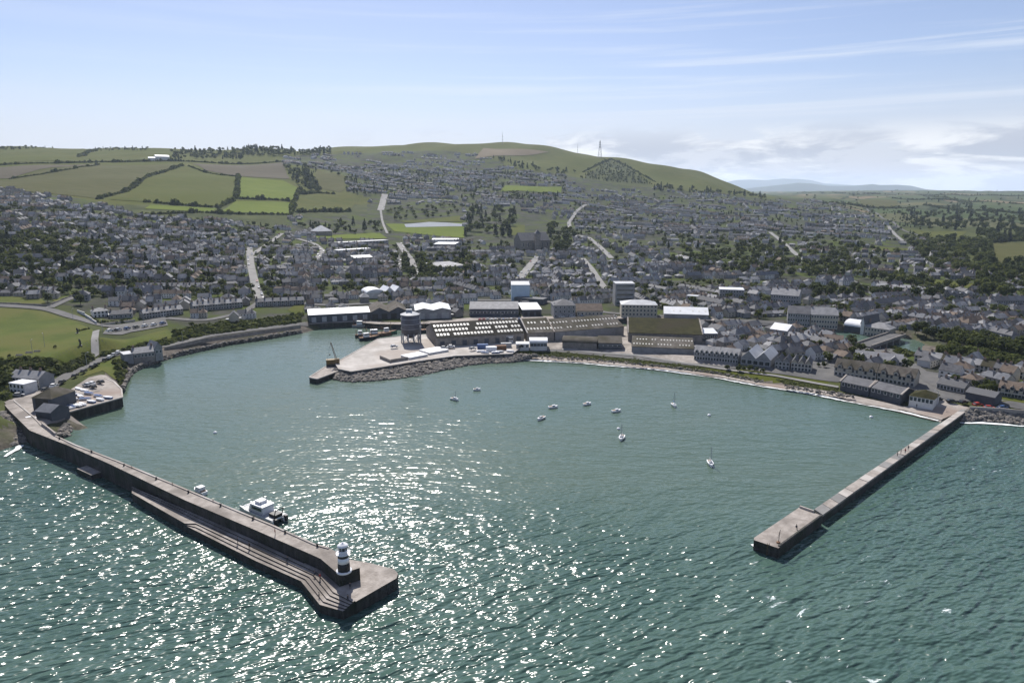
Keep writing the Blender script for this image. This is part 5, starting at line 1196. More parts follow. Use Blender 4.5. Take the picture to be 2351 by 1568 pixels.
def person(u, v, z, me, label, rz, hh):
    x, y, _ = P(u, v, z); o = one('person', me); o.location = (x, y, z); o.rotation_euler = (0, 0, rz); tag(o, label, 'person', 'people on the piers'); h = one('hair', HAIR, o); h.location = (0, .01, hh)
SZ = 2.6
for i, (u, v, z, s, l) in enumerate([
    (546, 1248, 2.5, 0, 'walking down the pier steps, leftmost of the people'), (573, 1260, 2.4, 2, 'walking on the pier steps just right of the leftmost one'), (660, 1288, 2.9, 3, 'sitting against the seaward wall midway along the steps'),
    (723, 1322, 2.8, 3, 'sitting on the top step where the pier bends'), (735, 1331, 2.8, 1, 'standing by the sitter at the pier bend'), (733, 1375, 1.6, 0, 'standing alone on the lowest outer step'),
    (799, 1381, 2.6, 2, 'standing at the far corner of the pier head steps'), (632, 1228, 6.1, 1, 'walking on the high deck of the stone pier'), (804, 1349, 3, 3, 'sitting below the lighthouse plinth'),
    (2060, 1047, 2.75, 0, 'walking on the low concrete pier, first of the group'), (2068, 1042, 2.75, 2, 'walking on the low concrete pier, second of the group'), (2078, 1040, 2.75, 1, 'walking on the low concrete pier, third of the group'),
    (2085, 1033, 2.75, 0, 'walking on the low concrete pier, last of the group'), (1828, 1214, 2.9, 3, 'sitting on the edge of the low pier head'), (2104, 936, 3.6, 2, 'standing on the shingle in front of the mossy-roofed pavilion')]):
    if s == 3: person(u, v, z, sit, 'person in dark clothes ' + l, R.uniform(-.5, .5), 1.24)
    else: person(u, v, z, stand[s][0], f'person in {stand[s][1]} top ' + l, R.uniform(0, 6), 1.66)
# memorial figures and seats on the lawn
for u, v, h, l in ((178, 766, 3.4, 'tall dark standing sculpture on the left lawn edge'), (184, 794, 3.8, 'dark slanting sculpture nearer to the footpath steps')):
    x, y, z = G(u, v); t = thing('sculpture', l, 'sculpture', (x, y, z), R.uniform(0, 1)); b = MB(); b.box(-.9, .9, -.9, .9, -.3, .35, 'wall_stone'); b.build('plinth', t)
    b = MB(); b.tube((0, 0, .35), (.25, 0, h * .45), .55, .4, 7, 'paint_black'); b.tube((.25, 0, h * .45), (-.1, .1, h * .85), .45, .5, 7, 'paint_black'); b.tube((-.1, .1, h * .85), (-.1, .1, h), .3, .12, 7, 'paint_black'); b.build('figure', t)
for u, v, l in ((66, 812, 'pale stone bench left of the lamp post on the lawn'), (85, 809, 'pale stone bench right of the lamp post on the lawn'), (44, 818, 'pale stone bench farthest left on the lawn')):
    x, y, z = G(u, v); t = thing('park_bench', l, 'bench', (x, y, z), .15, 'benches on the lawn'); b = MB(); b.box(-1.5, 1.5, -.35, .35, .42, .58, 'concrete_pale'); b.build('seat', t)
    b = MB(); b.box(-1.5, 1.5, .27, .38, .6, 1.05, 'concrete_pale'); b.build('backrest', t)
    for s in (-1.1, 1.1): b = MB(); b.box(s - .15, s + .15, -.3, .3, -.2, .42, 'concrete'); b.build('leg', t)
def lamp(u, v, l, h=7):
    x, y, z = G(u, v); t = thing('street_lamp', l, 'lamp post', (x, y, z), R.uniform(0, 6), 'lamp posts'); b = MB(); b.tube((0, 0, -.3), (0, 0, h), .11, .07, 6, 'steel'); b.build('post', t)
    b = MB(); b.tube((0, 0, h), (1.1, 0, h + .2), .05, n=5, m='steel'); b.box(.9, 1.6, -.15, .15, h + .12, h + .28, 'steel'); b.build('lamp_head', t)
for u, v, l in ((75, 813, 'slim lamp post on the lawn between the benches'), (168, 735, 'lamp post where the lane meets the curving road'), (103, 797, 'lone thin post in the middle of the lawn'), (236, 762, 'lamp post at the left end of the car park'), (330, 745, 'lamp post at the right end of the car park'), (200, 842, 'lamp post on the shore road bend'), (420, 787, 'lamp post on the shore path'), (1150, 745, 'lamp post on the quay road behind the roof-light warehouse'), (2150, 935, 'lamp post beside the pavilion')): lamp(u, v, l)

# ------------------------------------------------------------------ boundary walls
def wall_line(label, uv, h, m, th=.45, z=None, name='boundary_wall'):
    w = [P(u, v, z) if z is not None else G(u, v) for u, v in uv]; b = MB()
    for (x0, y0, z0), (x1, y1, z1) in zip(w[:-1], w[1:]):
        n = max(1, int(math.hypot(x1 - x0, y1 - y0) / 12))
        for k in range(n):
            p = (x0 + (x1 - x0) * k / n, y0 + (y1 - y0) * k / n); q = (x0 + (x1 - x0) * (k + 1) / n, y0 + (y1 - y0) * (k + 1) / n); a = math.atan2(q[1] - p[1], q[0] - p[0])
            g = z if z is not None else hz((p[0] + q[0]) / 2, (p[1] + q[1]) / 2); b.box(0, math.hypot(q[0] - p[0], q[1] - p[1]), -th / 2, th / 2, g - 1.5, g + h, m, a, p)
    t = thing(name, label, 'wall'); b.build('masonry', t)
wall_line('white garden wall curving up beside the road junction', [(178, 716), (195, 725), (212, 738), (222, 745)], 1.8, 'wall_white')
wall_line('low pale wall behind the car park road', [(222, 746), (270, 743), (310, 738)], 1.4, 'wall_cream')
wall_line('dark stone wall along the left lawn road', [(-150, 700), (0, 698), (95, 703), (116, 703)], 1.2, 'wall_stone')
wall_line('stone wall beside the curving hillside lane', [(120, 700), (160, 683), (228, 661)], 1.2, 'wall_stone')
wall_line('sea wall below the shore road', [(378, 801), (460, 782), (588, 764), (690, 749)], 1.0, 'wall_stone', z=4)
wall_line('pale low sea wall curving away right of the low pier', [(2226, 938), (2290, 941), (2420, 953)], .9, 'concrete_pale', z=3.6)
wall_line('stone wall beside the first flight of the lifeboat apron', [(97, 976), (112, 987), (128, 1000)], 1.0, 'concrete_pale', z=6.1, name='parapet_wall')
# ------------------------------------------------------------------ vegetation prototypes
def leaf_quads(b, c, n, s, nrm, m):
    """one leaf spray: a quad facing roughly along nrm"""
    nrm = Vector(nrm) + Vector((R.uniform(-.7, .7), R.uniform(-.7, .7), R.uniform(-.5, .8)))
    nrm.normalize(); a = nrm.orthogonal().normalized(); bb = nrm.cross(a); t = R.uniform(0, 6.28)
    u = (a * math.cos(t) + bb * math.sin(t)) * s; v = (bb * math.cos(t) - a * math.sin(t)) * s * R.uniform(.6, 1)
    c = Vector(c); b.poly([c - u * .5 - v * .5, c + u * .6 - v * .35, c + u * .5 + v * .5, c - u * .35 + v * .6], m)
PAL = [('leaf_dark', 'leaf_dark', 'leaf_mid'), ('leaf_dark', 'leaf_mid', 'leaf_mid'), ('leaf_mid', 'leaf_mid', 'leaf_light'), ('leaf_dark', 'leaf_mid', 'leaf_light')]
def crown_mb(n, size, pal, kind='broad'):
    b = MB()
    if kind == 'broad':
        lobes = [(Vector((R.uniform(-2.1, 2.1), R.uniform(-2.1, 2.1), R.uniform(3.6, 6.8))), R.uniform(1.5, 2.5)) for _ in range(8)] + [(Vector((0, 0, 5.6)), 2.9)]
        for i in range(n):
            c, r = lobes[i % len(lobes)]; d = Vector((R.gauss(0, 1), R.gauss(0, 1), R.gauss(.15, 1))).normalized()
            leaf_quads(b, c + d * r * R.uniform(.55, 1.05), 1, size * R.uniform(.6, 1.25), d, PAL[pal][(i % len(lobes) + R.randrange(2)) % 3])
    else:
        for i in range(n):
            f = R.random() ** 1.4; z = 1.2 + 10 * f; r = 2.3 * (1 - f) ** .8 + .15; t = R.uniform(0, 6.28); rr = r * R.uniform(.6, 1.05)
            leaf_quads(b, (rr * math.cos(t), rr * math.sin(t), z), 1, size * R.uniform(.6, 1.1), (math.cos(t), math.sin(t), .5), 'conifer' if R.random() < .8 else 'leaf_dark')
    return b
def trunk_mb(kind='broad'):
    b = MB()
    if kind == 'broad':
        b.tube((0, 0, -1), (.1, 0, 3.2), .32, .2, 6, 'bark')
        for a in (0.3, 2.3, 4.4): b.tube((.1, 0, 2.7), (1.5 * math.cos(a), 1.5 * math.sin(a), 5.2), .14, .05, 5, 'bark')
    else: b.tube((0, 0, -1), (0, 0, 9), .26, .06, 6, 'bark')
    return b
TREEK = [('broad', p) for p in range(4)] * 2 + [('con', 0)] * 2
CROWN_HI = [crown_mb(230, 1.25, p, k).mesh('crown') for k, p in TREEK]
TRUNK = [trunk_mb(k).mesh('trunk') for k, p in TREEK]
LOWP = [crown_mb(80, 1.9, p, k).proto() for k, p in TREEK]
BUSH = []
for p in range(4):
    b = MB()
    for i in range(34):
        d = Vector((R.gauss(0, 1), R.gauss(0, 1), abs(R.gauss(0, 1)))).normalized(); leaf_quads(b, d * R.uniform(.5, 1.05), 1, R.uniform(.5, .9), d, PAL[p][R.randrange(3)])
    BUSH.append(b.proto())
# ------------------------------------------------------------------ placement of houses and trees
GREENW = [np.array(g) for g in GREENS]
RPTS = np.concatenate([np.array([(x, y, w) for x, y in p]) for p, w in ROADS])
RESA = np.array(RES)
CELL = 14.0; GRID = {}
def free_of(x, y, r):
    ci, cj = int(x // CELL), int(y // CELL)
    for a in range(ci - 1, ci + 2):
        for c in range(cj - 1, cj + 2):
            for px, py, pr in GRID.get((a, c), ()):
                if (px - x) ** 2 + (py - y) ** 2 < (pr + r) ** 2: return False
    return True
def occupy(x, y, r): GRID.setdefault((int(x // CELL), int(y // CELL)), []).append((x, y, r))
def clear_specials(x, y, m):
    dx, dy = x - RESA[:, 0], y - RESA[:, 1]; c, s = np.cos(RESA[:, 2]), np.sin(RESA[:, 2])
    return not bool((((np.abs(dx * c + dy * s) < RESA[:, 3] + m) & (np.abs(-dx * s + dy * c) < RESA[:, 4] + m))).any())
def clear_roads(x, y, m):
    return not bool(((RPTS[:, 0] - x) ** 2 + (RPTS[:, 1] - y) ** 2 < (RPTS[:, 2] + m) ** 2).any())
def in_any(u, v, polys): return any(bool(inpoly(np.array([u]), np.array([v]), p)[0]) for p in polys)
NOH = [[(1925, 755), (2060, 755), (2130, 775), (2130, 828), (2000, 825), (1925, 800)], [(1070, 480), (1180, 480), (1310, 520), (1320, 575), (1190, 580), (1070, 550)], [(860, 470), (1060, 470), (1060, 515), (880, 560), (760, 540), (690, 530), (690, 500)], [(690, 736), (1590, 726), (1590, 900), (600, 900)],
       [(2060, 755), (2400, 790), (2400, 862), (2300, 850), (2110, 815), (2030, 790)], [(-400, 690), (230, 690), (330, 745), (590, 745), (590, 900), (-400, 900)], [(580, 725), (705, 700), (705, 760), (580, 770)],
       [(1060, 700), (1060, 742), (1640, 742), (1640, 725), (1420, 705)], [(1310, 432), (1400, 366), (1425, 370), (1500, 432), (1420, 438)], [(2060, 490), (2300, 470), (2500, 560), (2500, 625), (2240, 620), (2150, 560)], [(1930, 750), (2050, 750), (2050, 800), (1930, 800)]]
WOODY = [[(1500, 545), (1760, 555), (2050, 570), (2240, 620), (2300, 690), (1960, 640), (1700, 640), (1500, 600)], [(0, 540), (130, 540), (240, 570), (220, 640), (0, 640)], [(880, 590), (1080, 590), (1080, 650), (960, 650)]]
DENSE = [[(1300, 455), (1900, 465), (2060, 545), (1700, 540), (1340, 535)], [(950, 640), (1800, 660), (1920, 740), (1420, 725), (1000, 690)], [(640, 370), (1300, 405), (1290, 470), (900, 460), (830, 440)], [(1800, 690), (2360, 700), (2360, 790), (1900, 740)]]
def ang(x, y): return .20 * math.sin(x / 260 + 1) + .28 * math.sin(y / 310 + x / 500) - (.25 if x > 260 else 0) * min(1, (x - 260) / 200 if x > 260 else 0)
def fits_house(x, y, r, tree=False):
    if y < 300 or y > 2750: return False
    z = hz(x, y)
    if z < 1.5: return False
    u, v = proj(x, y, z)
    if not (-260 < u < 2600): return False
    if not in_any(u, v, [TOWN_UV]): return False
    if in_any(u, v, NOH) or in_any(u, v, GREENS): return False
    return (u, v)
houses, trees, htests = [], [], 0
HV = 30
while len(houses) < 5600 and htests < 26000:
    htests += 1
    v = R.uniform(345, 735) if R.random() < .42 else R.uniform(345, 640); u = R.uniform(-230, 2560)
    if htests % 12 == 0: u, v = R.uniform(1600, 2500), R.uniform(735, 925)
    if not in_any(u, v, [TOWN_UV]): continue
    if in_any(u, v, WOODY) and R.random() < .6: continue
    if R.random() < .25 and not in_any(u, v, DENSE): continue
    dense = in_any(u, v, DENSE)
    x, y, z = G(u, v)
    if y > 2700: continue
    a = ang(x, y) + R.gauss(0, .12) + (math.pi / 2 if R.random() < .16 else 0); n = R.randint(3, 9) if dense else R.randint(1, 6); ter = R.random() < (.7 if dense else .4)
    w = R.uniform(5, 6.3) if ter else R.uniform(6.5, 9.5); d = R.uniform(5.6, 6.8); h = R.choice((3.5, 3.5, 3.8, 2.3, 4.4)); rh = d * R.uniform(.32, .46); gap = 0.02 if ter else R.uniform(2.5, 7)
    wc, rc = R.randrange(5), R.randrange(6); var = 0
    for k in range(n):
        s = (k - (n - 1) / 2) * (w + gap); px, py = x + math.cos(a) * s, y + math.sin(a) * s; rr = min(w, d) * .5
        f = fits_house(px, py, rr)
        if not f or not free_of(px, py, rr * .97 if k else rr + 1.5) or not clear_specials(px, py, rr + 1.5) or not clear_roads(px, py, rr - 1): continue
        if not ter or R.random() < .3: wc = R.randrange(5)
        if R.random() < .25: rc = R.randrange(6)
        houses.append((px, py, hz(px, py), a + (0 if R.random() < .9 else math.pi / 2) * (not ter), w, d, h, rh, wc, rc, R.randrange(3), *f)); occupy(px, py, rr)
WALLC = ['wall_white', 'wall_cream', 'wall_grey', 'wall_stone', 'wall_white']; ROOFC = ['slate', 'slate', 'slate_blue', 'tile_brown', 'slate_pale', 'slate']
WNAME = ['white', 'cream', 'grey', 'stone', 'white']; RNAME = ['dark slate', 'dark slate', 'blue-grey slate', 'brown tiled', 'pale grey', 'dark slate']
def house_parts(wc, rc, form):
    """a 10 x 8 m house, walls 5 m: returns wall, roof, chimney, extension builders"""
    kind = ('gx', 'gx', 'hip')[form]; w, d, h, rh = 10, 8, 5, 3.2
    wb = MB(); walls_into(wb, w, d, h, rh, kind, WALLC[wc])
    for s in (-1, 1):
        for i in range(3):
            for j in range(2):
                x = -w / 2 + w * (i + .5) / 3; z = 1.3 + 2.2 * j; y = s * (d / 2 + .04)
                q = [(x - .55, y, z - .6), (x + .55, y, z - .6), (x + .55, y, z + .6), (x - .55, y, z + .6)]; wb.poly(q if s < 0 else q[::-1], 'glass')
    if form == 1:
        wb.box(-w * .36, -w * .02, d / 2, d / 2 + 3, -2.5, 2.9, WALLC[wc]); wb.box(w * .1, w * .42, -d / 2 - 2.2, -d / 2, -2.5, 2.6, WALLC[wc])
    rb = MB(); roof_into(rb, w, d, h, rh, kind, ROOFC[rc])
    if form == 1: rb.box(-w * .38, 0, d / 2 + .4, d / 2 + 3.2, 2.9, 3.1, 'roof_grey' if rc % 2 else ROOFC[rc]); rb.box(w * .09, w * .43, -d / 2 - 2.4, -d / 2 - .4, 2.6, 2.8, 'roof_white' if (wc + rc) % 3 == 0 else 'roof_grey')
    cb = MB()
    for s in ((-1, 1) if form == 0 else (1,)):
        x = s * (w / 2 - .8) if form != 2 else 1.2; cb.box(x - .55, x + .55, -.4, .4, h + rh - 1.4, h + rh + 1.3, 'chimney')
        for k in (-.25, .25): cb.tube((x + k, 0, h + rh + 1.3), (x + k, 0, h + rh + 1.7), .14, n=5, m='rust')
    return wb, rb, cb
HP_, HM_ = {}, {}
CHM = {}
def chimney_list(form):
    if form not in CHM:
        CHM[form] = []
        for s in ((-1, 1) if form == 0 else (1,)):
            cb = MB(); x = s * (10 / 2 - .8) if form != 2 else 1.2; cb.box(x - .55, x + .55, -.4, .4, 6.8, 9.5, 'chimney'); cb.box(x - .4, x + .4, -.2, .2, 9.5, 9.85, 'rust'); CHM[form].append(cb.mesh('chimney'))
    return CHM[form]
def hkey(hh): return (hh[8], hh[9], hh[10])
def hproto(k):
    if k not in HP_:
        wb, rb, cb = house_parts(*k); m = MB()
        for q in (wb, rb, cb):
            o = len(m.v); m.v += q.v; m.f += [tuple(i + o for i in f) for f in q.f]; mp = [m.mi(x) for x in q.mats]; m.m += [mp[i] for i in q.m]
        HP_[k] = m.proto()
    return HP_[k]
def hmesh(k):
    if k not in HM_:
        wb, rb, cb = house_parts(*k); cs = chimney_list(k[2]); HM_[k] = (wb.mesh('wall'), rb.mesh('roof'), cs)
    return HM_[k]
# ---- trees
def add_tree(x, y, s, kind, solo=None):
    z = hz(x, y)
    if z < 1.2: return
    trees.append([x, y, z, s, kind, solo])
def tree_poly(uv, n, smin, smax, kinds, r=3.2, tries=6):
    us = [p[0] for p in uv]; vs = [p[1] for p in uv]; k = 0
    for _ in range(n * tries):
        if k >= n: break
        u, v = R.uniform(min(us), max(us)), R.uniform(min(vs), max(vs))
        if not in_any(u, v, [uv]): continue
        x, y, z = G(u, v); s = R.uniform(smin, smax)
        if y > 9000 or not free_of(x, y, r * s) or not clear_specials(x, y, 2) or not clear_roads(x, y, -1): continue
        if in_any(u, v, GREENS): continue
        occupy(x, y, r * s); add_tree(x, y, s, R.choice(kinds)); k += 1
HB_ = 0
B_, C_ = [0, 1, 2, 3, 4, 5, 6, 7], [8, 9]; DK = [0, 1, 4, 5, 8, 9, 0, 4]
tree_poly([(1068, 478), (1180, 480), (1190, 545), (1068, 545)], 46, 1.0, 1.9, DK + C_)
tree_poly([(1262, 520), (1320, 535), (1318, 580), (1265, 582)], 22, 1.1, 1.9, [0, 1, 4, 5])
tree_poly([(1190, 545), (1270, 540), (1270, 560), (1190, 575)], 8, 1, 1.4, DK)
tree_poly([(875, 478), (1062, 470), (1062, 500), (910, 512)], 44, .7, 1.1, B_)
tree_poly([(690, 520), (870, 512), (900, 540), (700, 545)], 44, .6, 1.2, DK)
tree_poly([(2064, 768), (2110, 762), (2260, 785), (2400, 812), (2400, 830), (2250, 806), (2110, 782)], 80, .65, .95, B_, 2.2, 12)
tree_poly([(2110, 800), (2230, 818), (2400, 852), (2400, 866), (2220, 832), (2100, 814)], 70, .6, .85, B_, 2.2, 12)
tree_poly([(1835, 672), (2010, 676), (2150, 684), (2150, 692), (1990, 690), (1835, 682)], 50, .9, 1.4, [0, 4, 1])
tree_poly([(2060, 490), (2200, 470), (2400, 500), (2400, 555), (2270, 560), (2230, 530), (2100, 528)], 230, 1.0, 1.9, DK)
tree_poly([(2060, 545), (2260, 555), (2280, 610), (2400, 612), (2400, 660), (2260, 650), (2150, 620)], 190, 1.0, 1.7, B_)
tree_poly([(1960, 640), (2260, 650), (2400, 670), (2400, 700), (2160, 680)], 60, .9, 1.4, B_)
tree_poly([(1780, 445), (2120, 440), (2400, 460), (2400, 490), (2060, 500), (1960, 475)], 60, .9, 1.5, DK)
tree_poly([(1800, 432), (2120, 434), (2400, 440), (2400, 456), (1800, 446)], 25, 1.0, 1.7, DK)
tree_poly([(390, 345), (560, 345), (560, 366), (390, 368)], 150, .8, 1.35, DK)
tree_poly([(560, 338), (760, 340), (760, 356), (560, 360)], 170, .8, 1.5, DK)
tree_poly([(660, 385), (700, 385), (745, 440), (720, 445), (665, 410)], 60, 1, 1.8, DK)
tree_poly([(0, 338), (340, 342), (340, 348), (0, 346)], 90, .5, .9, DK)
tree_poly([(1330, 410), (1400, 368), (1430, 374), (1500, 425), (1420, 420)], 260, .5, .9, DK)
tree_poly([(1100, 352), (1180, 386), (1300, 402), (1330, 398), (1180, 374), (1112, 350)], 60, .8, 1.3, DK)
tree_poly([(1500, 428), (1760, 450), (1760, 458), (1500, 438)], 60, 1, 1.6, DK)
for w_ in WOODY: tree_poly(w_, 170, .6, 1.3, B_ + [8])
tree_poly([(1560, 545), (1950, 552), (2010, 640), (1560, 630)], 170, .7, 1.3, B_)
tree_poly([(0, 470), (640, 520), (640, 690), (0, 680)], 900, .35, .95, B_ + [8], 2.4, 5)
tree_poly([(640, 560), (1480, 560), (1480, 690), (640, 690)], 520, .35, .9, B_ + [8], 2.4, 5)
tree_poly([(640, 380), (1300, 400), (1300, 470), (830, 450)], 520, .5, 1.1, DK, tries=4)
tree_poly([(1300, 440), (2060, 470), (2150, 560), (1320, 540)], 800, .4, .9, DK, tries=4)
tree_poly([(1480, 640), (2351, 690), (2351, 760), (1480, 720)], 260, .4, .9, B_, tries=4)
tree_poly([(1640, 765), (1930, 775), (2060, 830), (2110, 870), (1940, 850), (1760, 840)], 46, .3, .75, [0, 1, 2, 4, 5])
tree_poly([(2120, 870), (2400, 900), (2400, 925), (2200, 900)], 26, .3, .6, [0, 1, 2, 4])
tree_poly([(1940, 830), (2110, 850), (2110, 880), (1940, 850)], 6, .7, 1, B_)
tree_poly([(1640, 846), (1760, 852), (1760, 858), (1640, 852)], 8, .35, .5, [0, 1])
for u, v, s in ((127, 800, .28), (22, 822, .3), (100, 672, .8), (110, 695, .8), (62, 683, .7), (185, 700, .9), (178, 690, .8), (868, 336, 1.6), (440, 752, .5), (2010, 694, .6)):
    x, y, z = G(u, v); add_tree(x, y, s, R.choice([0, 1]), True)
# ---- landmarks for telling things apart
for nm, p in (('the left lawn', (100, 770)), ('the steep street', (588, 640)), ('the estate road', (876, 470)), ('the sports pitch', (1000, 517)), ('the winding hill road', (1325, 500)), ('the main street', (1212, 615)), ('the middle street', (940, 600)), ('the right-hand lane', (1800, 560)), ('the bright green field', (615, 435)), ('the upper left fields', (200, 420)), ('the foot of the grassy hill', (1600, 440)), ('the right-hand woods', (2200, 560)), ('the brow above the town', (700, 360)), ('the far plain', (2150, 470))): LM[nm] = p
LMN = list(LM); LMA = np.array([LM[k] for k in LMN], float)
cnt = {}
def where(u, v):
    d = np.hypot(LMA[:, 0] - u, (LMA[:, 1] - v) * 1.6); i = int(d.argmin()); du, dv = u - LMA[i, 0], (v - LMA[i, 1]) * 2.2
    rel = ('right of' if du > 0 else 'left of') if abs(du) > abs(dv) else ('in front of' if dv > 0 else 'behind'); return rel + ' ' + LMN[i], float(d[i])
def unique_labels(items):
    """items: (obj, description, u, v) -> ordinal by distance from the nearest landmark"""
    gr = {}
    for o, de, u, v in items:
        w_, d = where(u, v); gr.setdefault((de, w_), []).append((d, o))
    for (de, w_), l in gr.items():
        l.sort(key=lambda q: q[0])
        for k, (d, o) in enumerate(l):
            o['label'] = f'{de} {w_}' if len(l) == 1 else f'{de}, {_nth[min(k, 29)]} nearest {w_}'
            if len(o['label'].replace('-', ' ').split()) > 16: o['label'] = o['label'].replace(' with ', ', ').replace(' roof,', ',').replace(' nearest', '').replace('pale grey', 'pale').replace('dark slate', 'slate')
# ---- generic houses: the largest in view one by one, the rest as one mass
def screen(h): return (h[4] if len(h) > 8 else 7) / h[1] if 10 < (h[11] if len(h) > 8 else 100) < 2340 else 0
houses.sort(key=screen, reverse=True)
NHI = 205; items = []
for hh in houses[:NHI]:
    x, y, z, a, w, d, h, rh, wc, rc, fm, u, v = hh
    t = thing('house', '', 'house', (x, y, z), a, 'houses of the town'); wm, rm, cm = hmesh(hkey(hh)); t.scale = (w / 10, d / 8, h / 5)
    one('wall', wm, t); r_ = one('roof', rm, t); [one('chimney', q, r_) for q in cm]
    sz = 'low ' if h < 2.5 else 'tall ' if h > 4.2 else ''
    items.append((t, f'{sz}{WNAME[wc]} {"hip-roofed " if fm == 2 else ""}house with {RNAME[rc]} roof', u, v))
unique_labels(items)
mass = [(hkey(q), q[0], q[1], q[2], q[3], q[4] / 10, q[5] / 8, q[6] / 5) for q in houses[NHI:]]
PRO = {k[0]: hproto(k[0]) for k in mass}
tag(merge('distant_houses', PRO, mass), 'closely packed slate-roofed houses covering the slopes behind the harbour', kind='stuff')
# ---- trees the same way
trees.sort(key=lambda q: (q[3] / q[1]) * (1 if 0 < proj(q[0], q[1], q[2] + 4)[0] < 2351 else 0), reverse=True)
NT = 285; items = []
DN = ['dark broadleaf tree', 'mid-green broadleaf tree', 'light green broadleaf tree', 'mottled broadleaf tree']
for x, y, z, s, k, solo in trees[:NT]:
    t = thing('conifer_tree' if k > 7 else 'broadleaf_tree', '', 'tree', (x, y, z), R.uniform(0, 6.28), 'trees of the town'); q = s * R.uniform(.92, 1.08); t.scale = (s * R.uniform(.9, 1.15), s, q)
    one('crown', CROWN_HI[k], t); one('trunk', TRUNK[k], t); u, v = proj(x, y, z); zz = 'small ' if s < .75 else 'large ' if s > 1.3 else ''
    items.append((t, zz + ('pointed dark conifer' if k > 7 else DN[TREEK[k][1]]), u, v))
unique_labels(items)
tag(merge('distant_trees', LOWP, [(k, x, y, z, R.uniform(0, 6.28), s * R.uniform(.9, 1.2), s * R.uniform(.9, 1.2), s * R.uniform(.8, 1.1)) for x, y, z, s, k, _ in trees[NT:]]), 'dense green trees scattered between the distant houses and fields', kind='stuff')
# ---- hedgerows
def hedge(label, uv, width=3.0, height=2.6, gap=.0, trees_=0):
    w = [G(u, v) for u, v in uv]; pl = []
    for (x0, y0, _), (x1, y1, _) in zip(w[:-1], w[1:]):
        L_ = math.hypot(x1 - x0, y1 - y0); n = max(2, int(L_ / (width * .55)))
        for k in range(n):
            if R.random() < gap: continue
            f = (k + R.random()) / n; x, y = x0 + (x1 - x0) * f + R.gauss(0, width * .16), y0 + (y1 - y0) * f + R.gauss(0, width * .16); s = R.uniform(.7, 1.15)
            if R.random() < trees_: s *= R.uniform(1.4, 2.4)
            pl.append((R.randrange(2 if R.random() < .7 else 4), x, y, hz(x, y) - .2, R.uniform(0, 6), width * .62 * s, width * .62 * s, height * s))
    if pl: tag(merge('hedgerow', BUSH, pl), label, 'hedge', 'hedgerows between the fields')
for l, uv, tr in [
    ('dark hedgerow along the top edge of the brown upper left field', [(-200, 386), (0, 380), (120, 376), (230, 373), (360, 371), (660, 371)], .15),
    ('thin hedgerow crossing the left brown field diagonally', [(20, 413), (95, 402), (170, 389), (228, 378)], .05),
    ('long wavy hedgerow between the two big olive fields', [(222, 458), (284, 442), (318, 420), (352, 402), (420, 381)], .22),
    ('hedgerow curving down right from the top of the green field', [(432, 382), (470, 397), (510, 404), (546, 406)], .1),
    ('hedgerow with trees left of the bright green field', [(546, 406), (546, 425), (545, 440), (541, 455)], .45),
    ('hedgerow between the two bright green fields', [(541, 457), (590, 458), (640, 460), (672, 463)], .3),
    ('row of dark bushes along the bottom of the big green field', [(331, 464), (375, 468), (420, 472), (490, 477)], .35),
    ('hedgerow rising from the bottom corner of the green field', [(500, 478), (520, 468), (541, 457)], .2),
    ('hedgerow right of the lower bright green field', [(690, 436), (676, 462), (668, 492)], .3),
    ('long hedgerow below the lower fields on the left', [(350, 493), (450, 488), (560, 493), (668, 494)], .15),
    ('thick hedgerow below the olive field beside the estate road', [(680, 488), (740, 487), (805, 486)], .4),
    ('hedgerow along the top of the olive field left of the estate road', [(690, 446), (730, 444), (770, 446)], .3),
    ('hedgerow dividing the far left ridge fields', [(180, 362), (200, 352), (222, 346)], .4),
    ('hedgerow running up the grassy hill to the dark gorse patch', [(1338, 396), (1370, 380), (1402, 366)], .1),
    ('hedgerow falling right from the hill gorse patch', [(1402, 366), (1440, 382), (1478, 404), (1504, 418)], .1),
    ('hedgerow along the far plain behind the wooded lane', [(1890, 468), (1990, 477), (2100, 480)], .5),
    ('long hedgerow across the right-hand plain, middle one', [(2050, 456), (2200, 462), (2400, 468)], .5),
    ('long hedgerow across the far plain, close to the horizon', [(1950, 447), (2150, 449), (2400, 452)], .5),
    ('thick hedgerow in the plain above the right-hand woods', [(2120, 472), (2230, 485), (2400, 491)], .6),
    ('short far hedgerow right of the grassy hill foot', [(1830, 443), (1920, 444), (2010, 444)], .5),
    ('hedgerow slanting between far fields on the right', [(2120, 450), (2180, 458), (2230, 470)], .4),
    ('farthest hedgerow at the right edge of the plain', [(2180, 441), (2300, 442), (2400, 443)], .5),
    ('hedgerow around the dark olive field on the right edge', [(2270, 610), (2272, 558), (2400, 553)], .3)]: hedge(l, uv, 4.2 if tr > .2 else 3.4, 3.0 if tr < .3 else 3.6, .06, tr)
for l, uv, wd, ht in [
    ('trimmed hedge below the garden of the white villa', [(212, 738), (235, 744), (275, 742), (300, 737)], 2.6, 2.2),
    ('hedge beside the left lawn footpath', [(178, 762), (195, 758), (208, 756)], 1.4, 1.4),
    ('garden hedge behind the low row above the left lawn', [(20, 664), (80, 662), (140, 660)], 2.2, 2),
    ('dark garden hedge in the hillside plots left of the steep street', [(225, 640), (330, 632), (430, 634)], 2.6, 2.2),
    ('second garden hedge in the hillside plots, nearer the shore', [(300, 652), (400, 648), (500, 648)], 2.6, 2.2),
    ('garden hedge behind the car park terrace', [(300, 712), (370, 704), (440, 700)], 2.6, 2.2)]: hedge(l, uv, wd, ht)
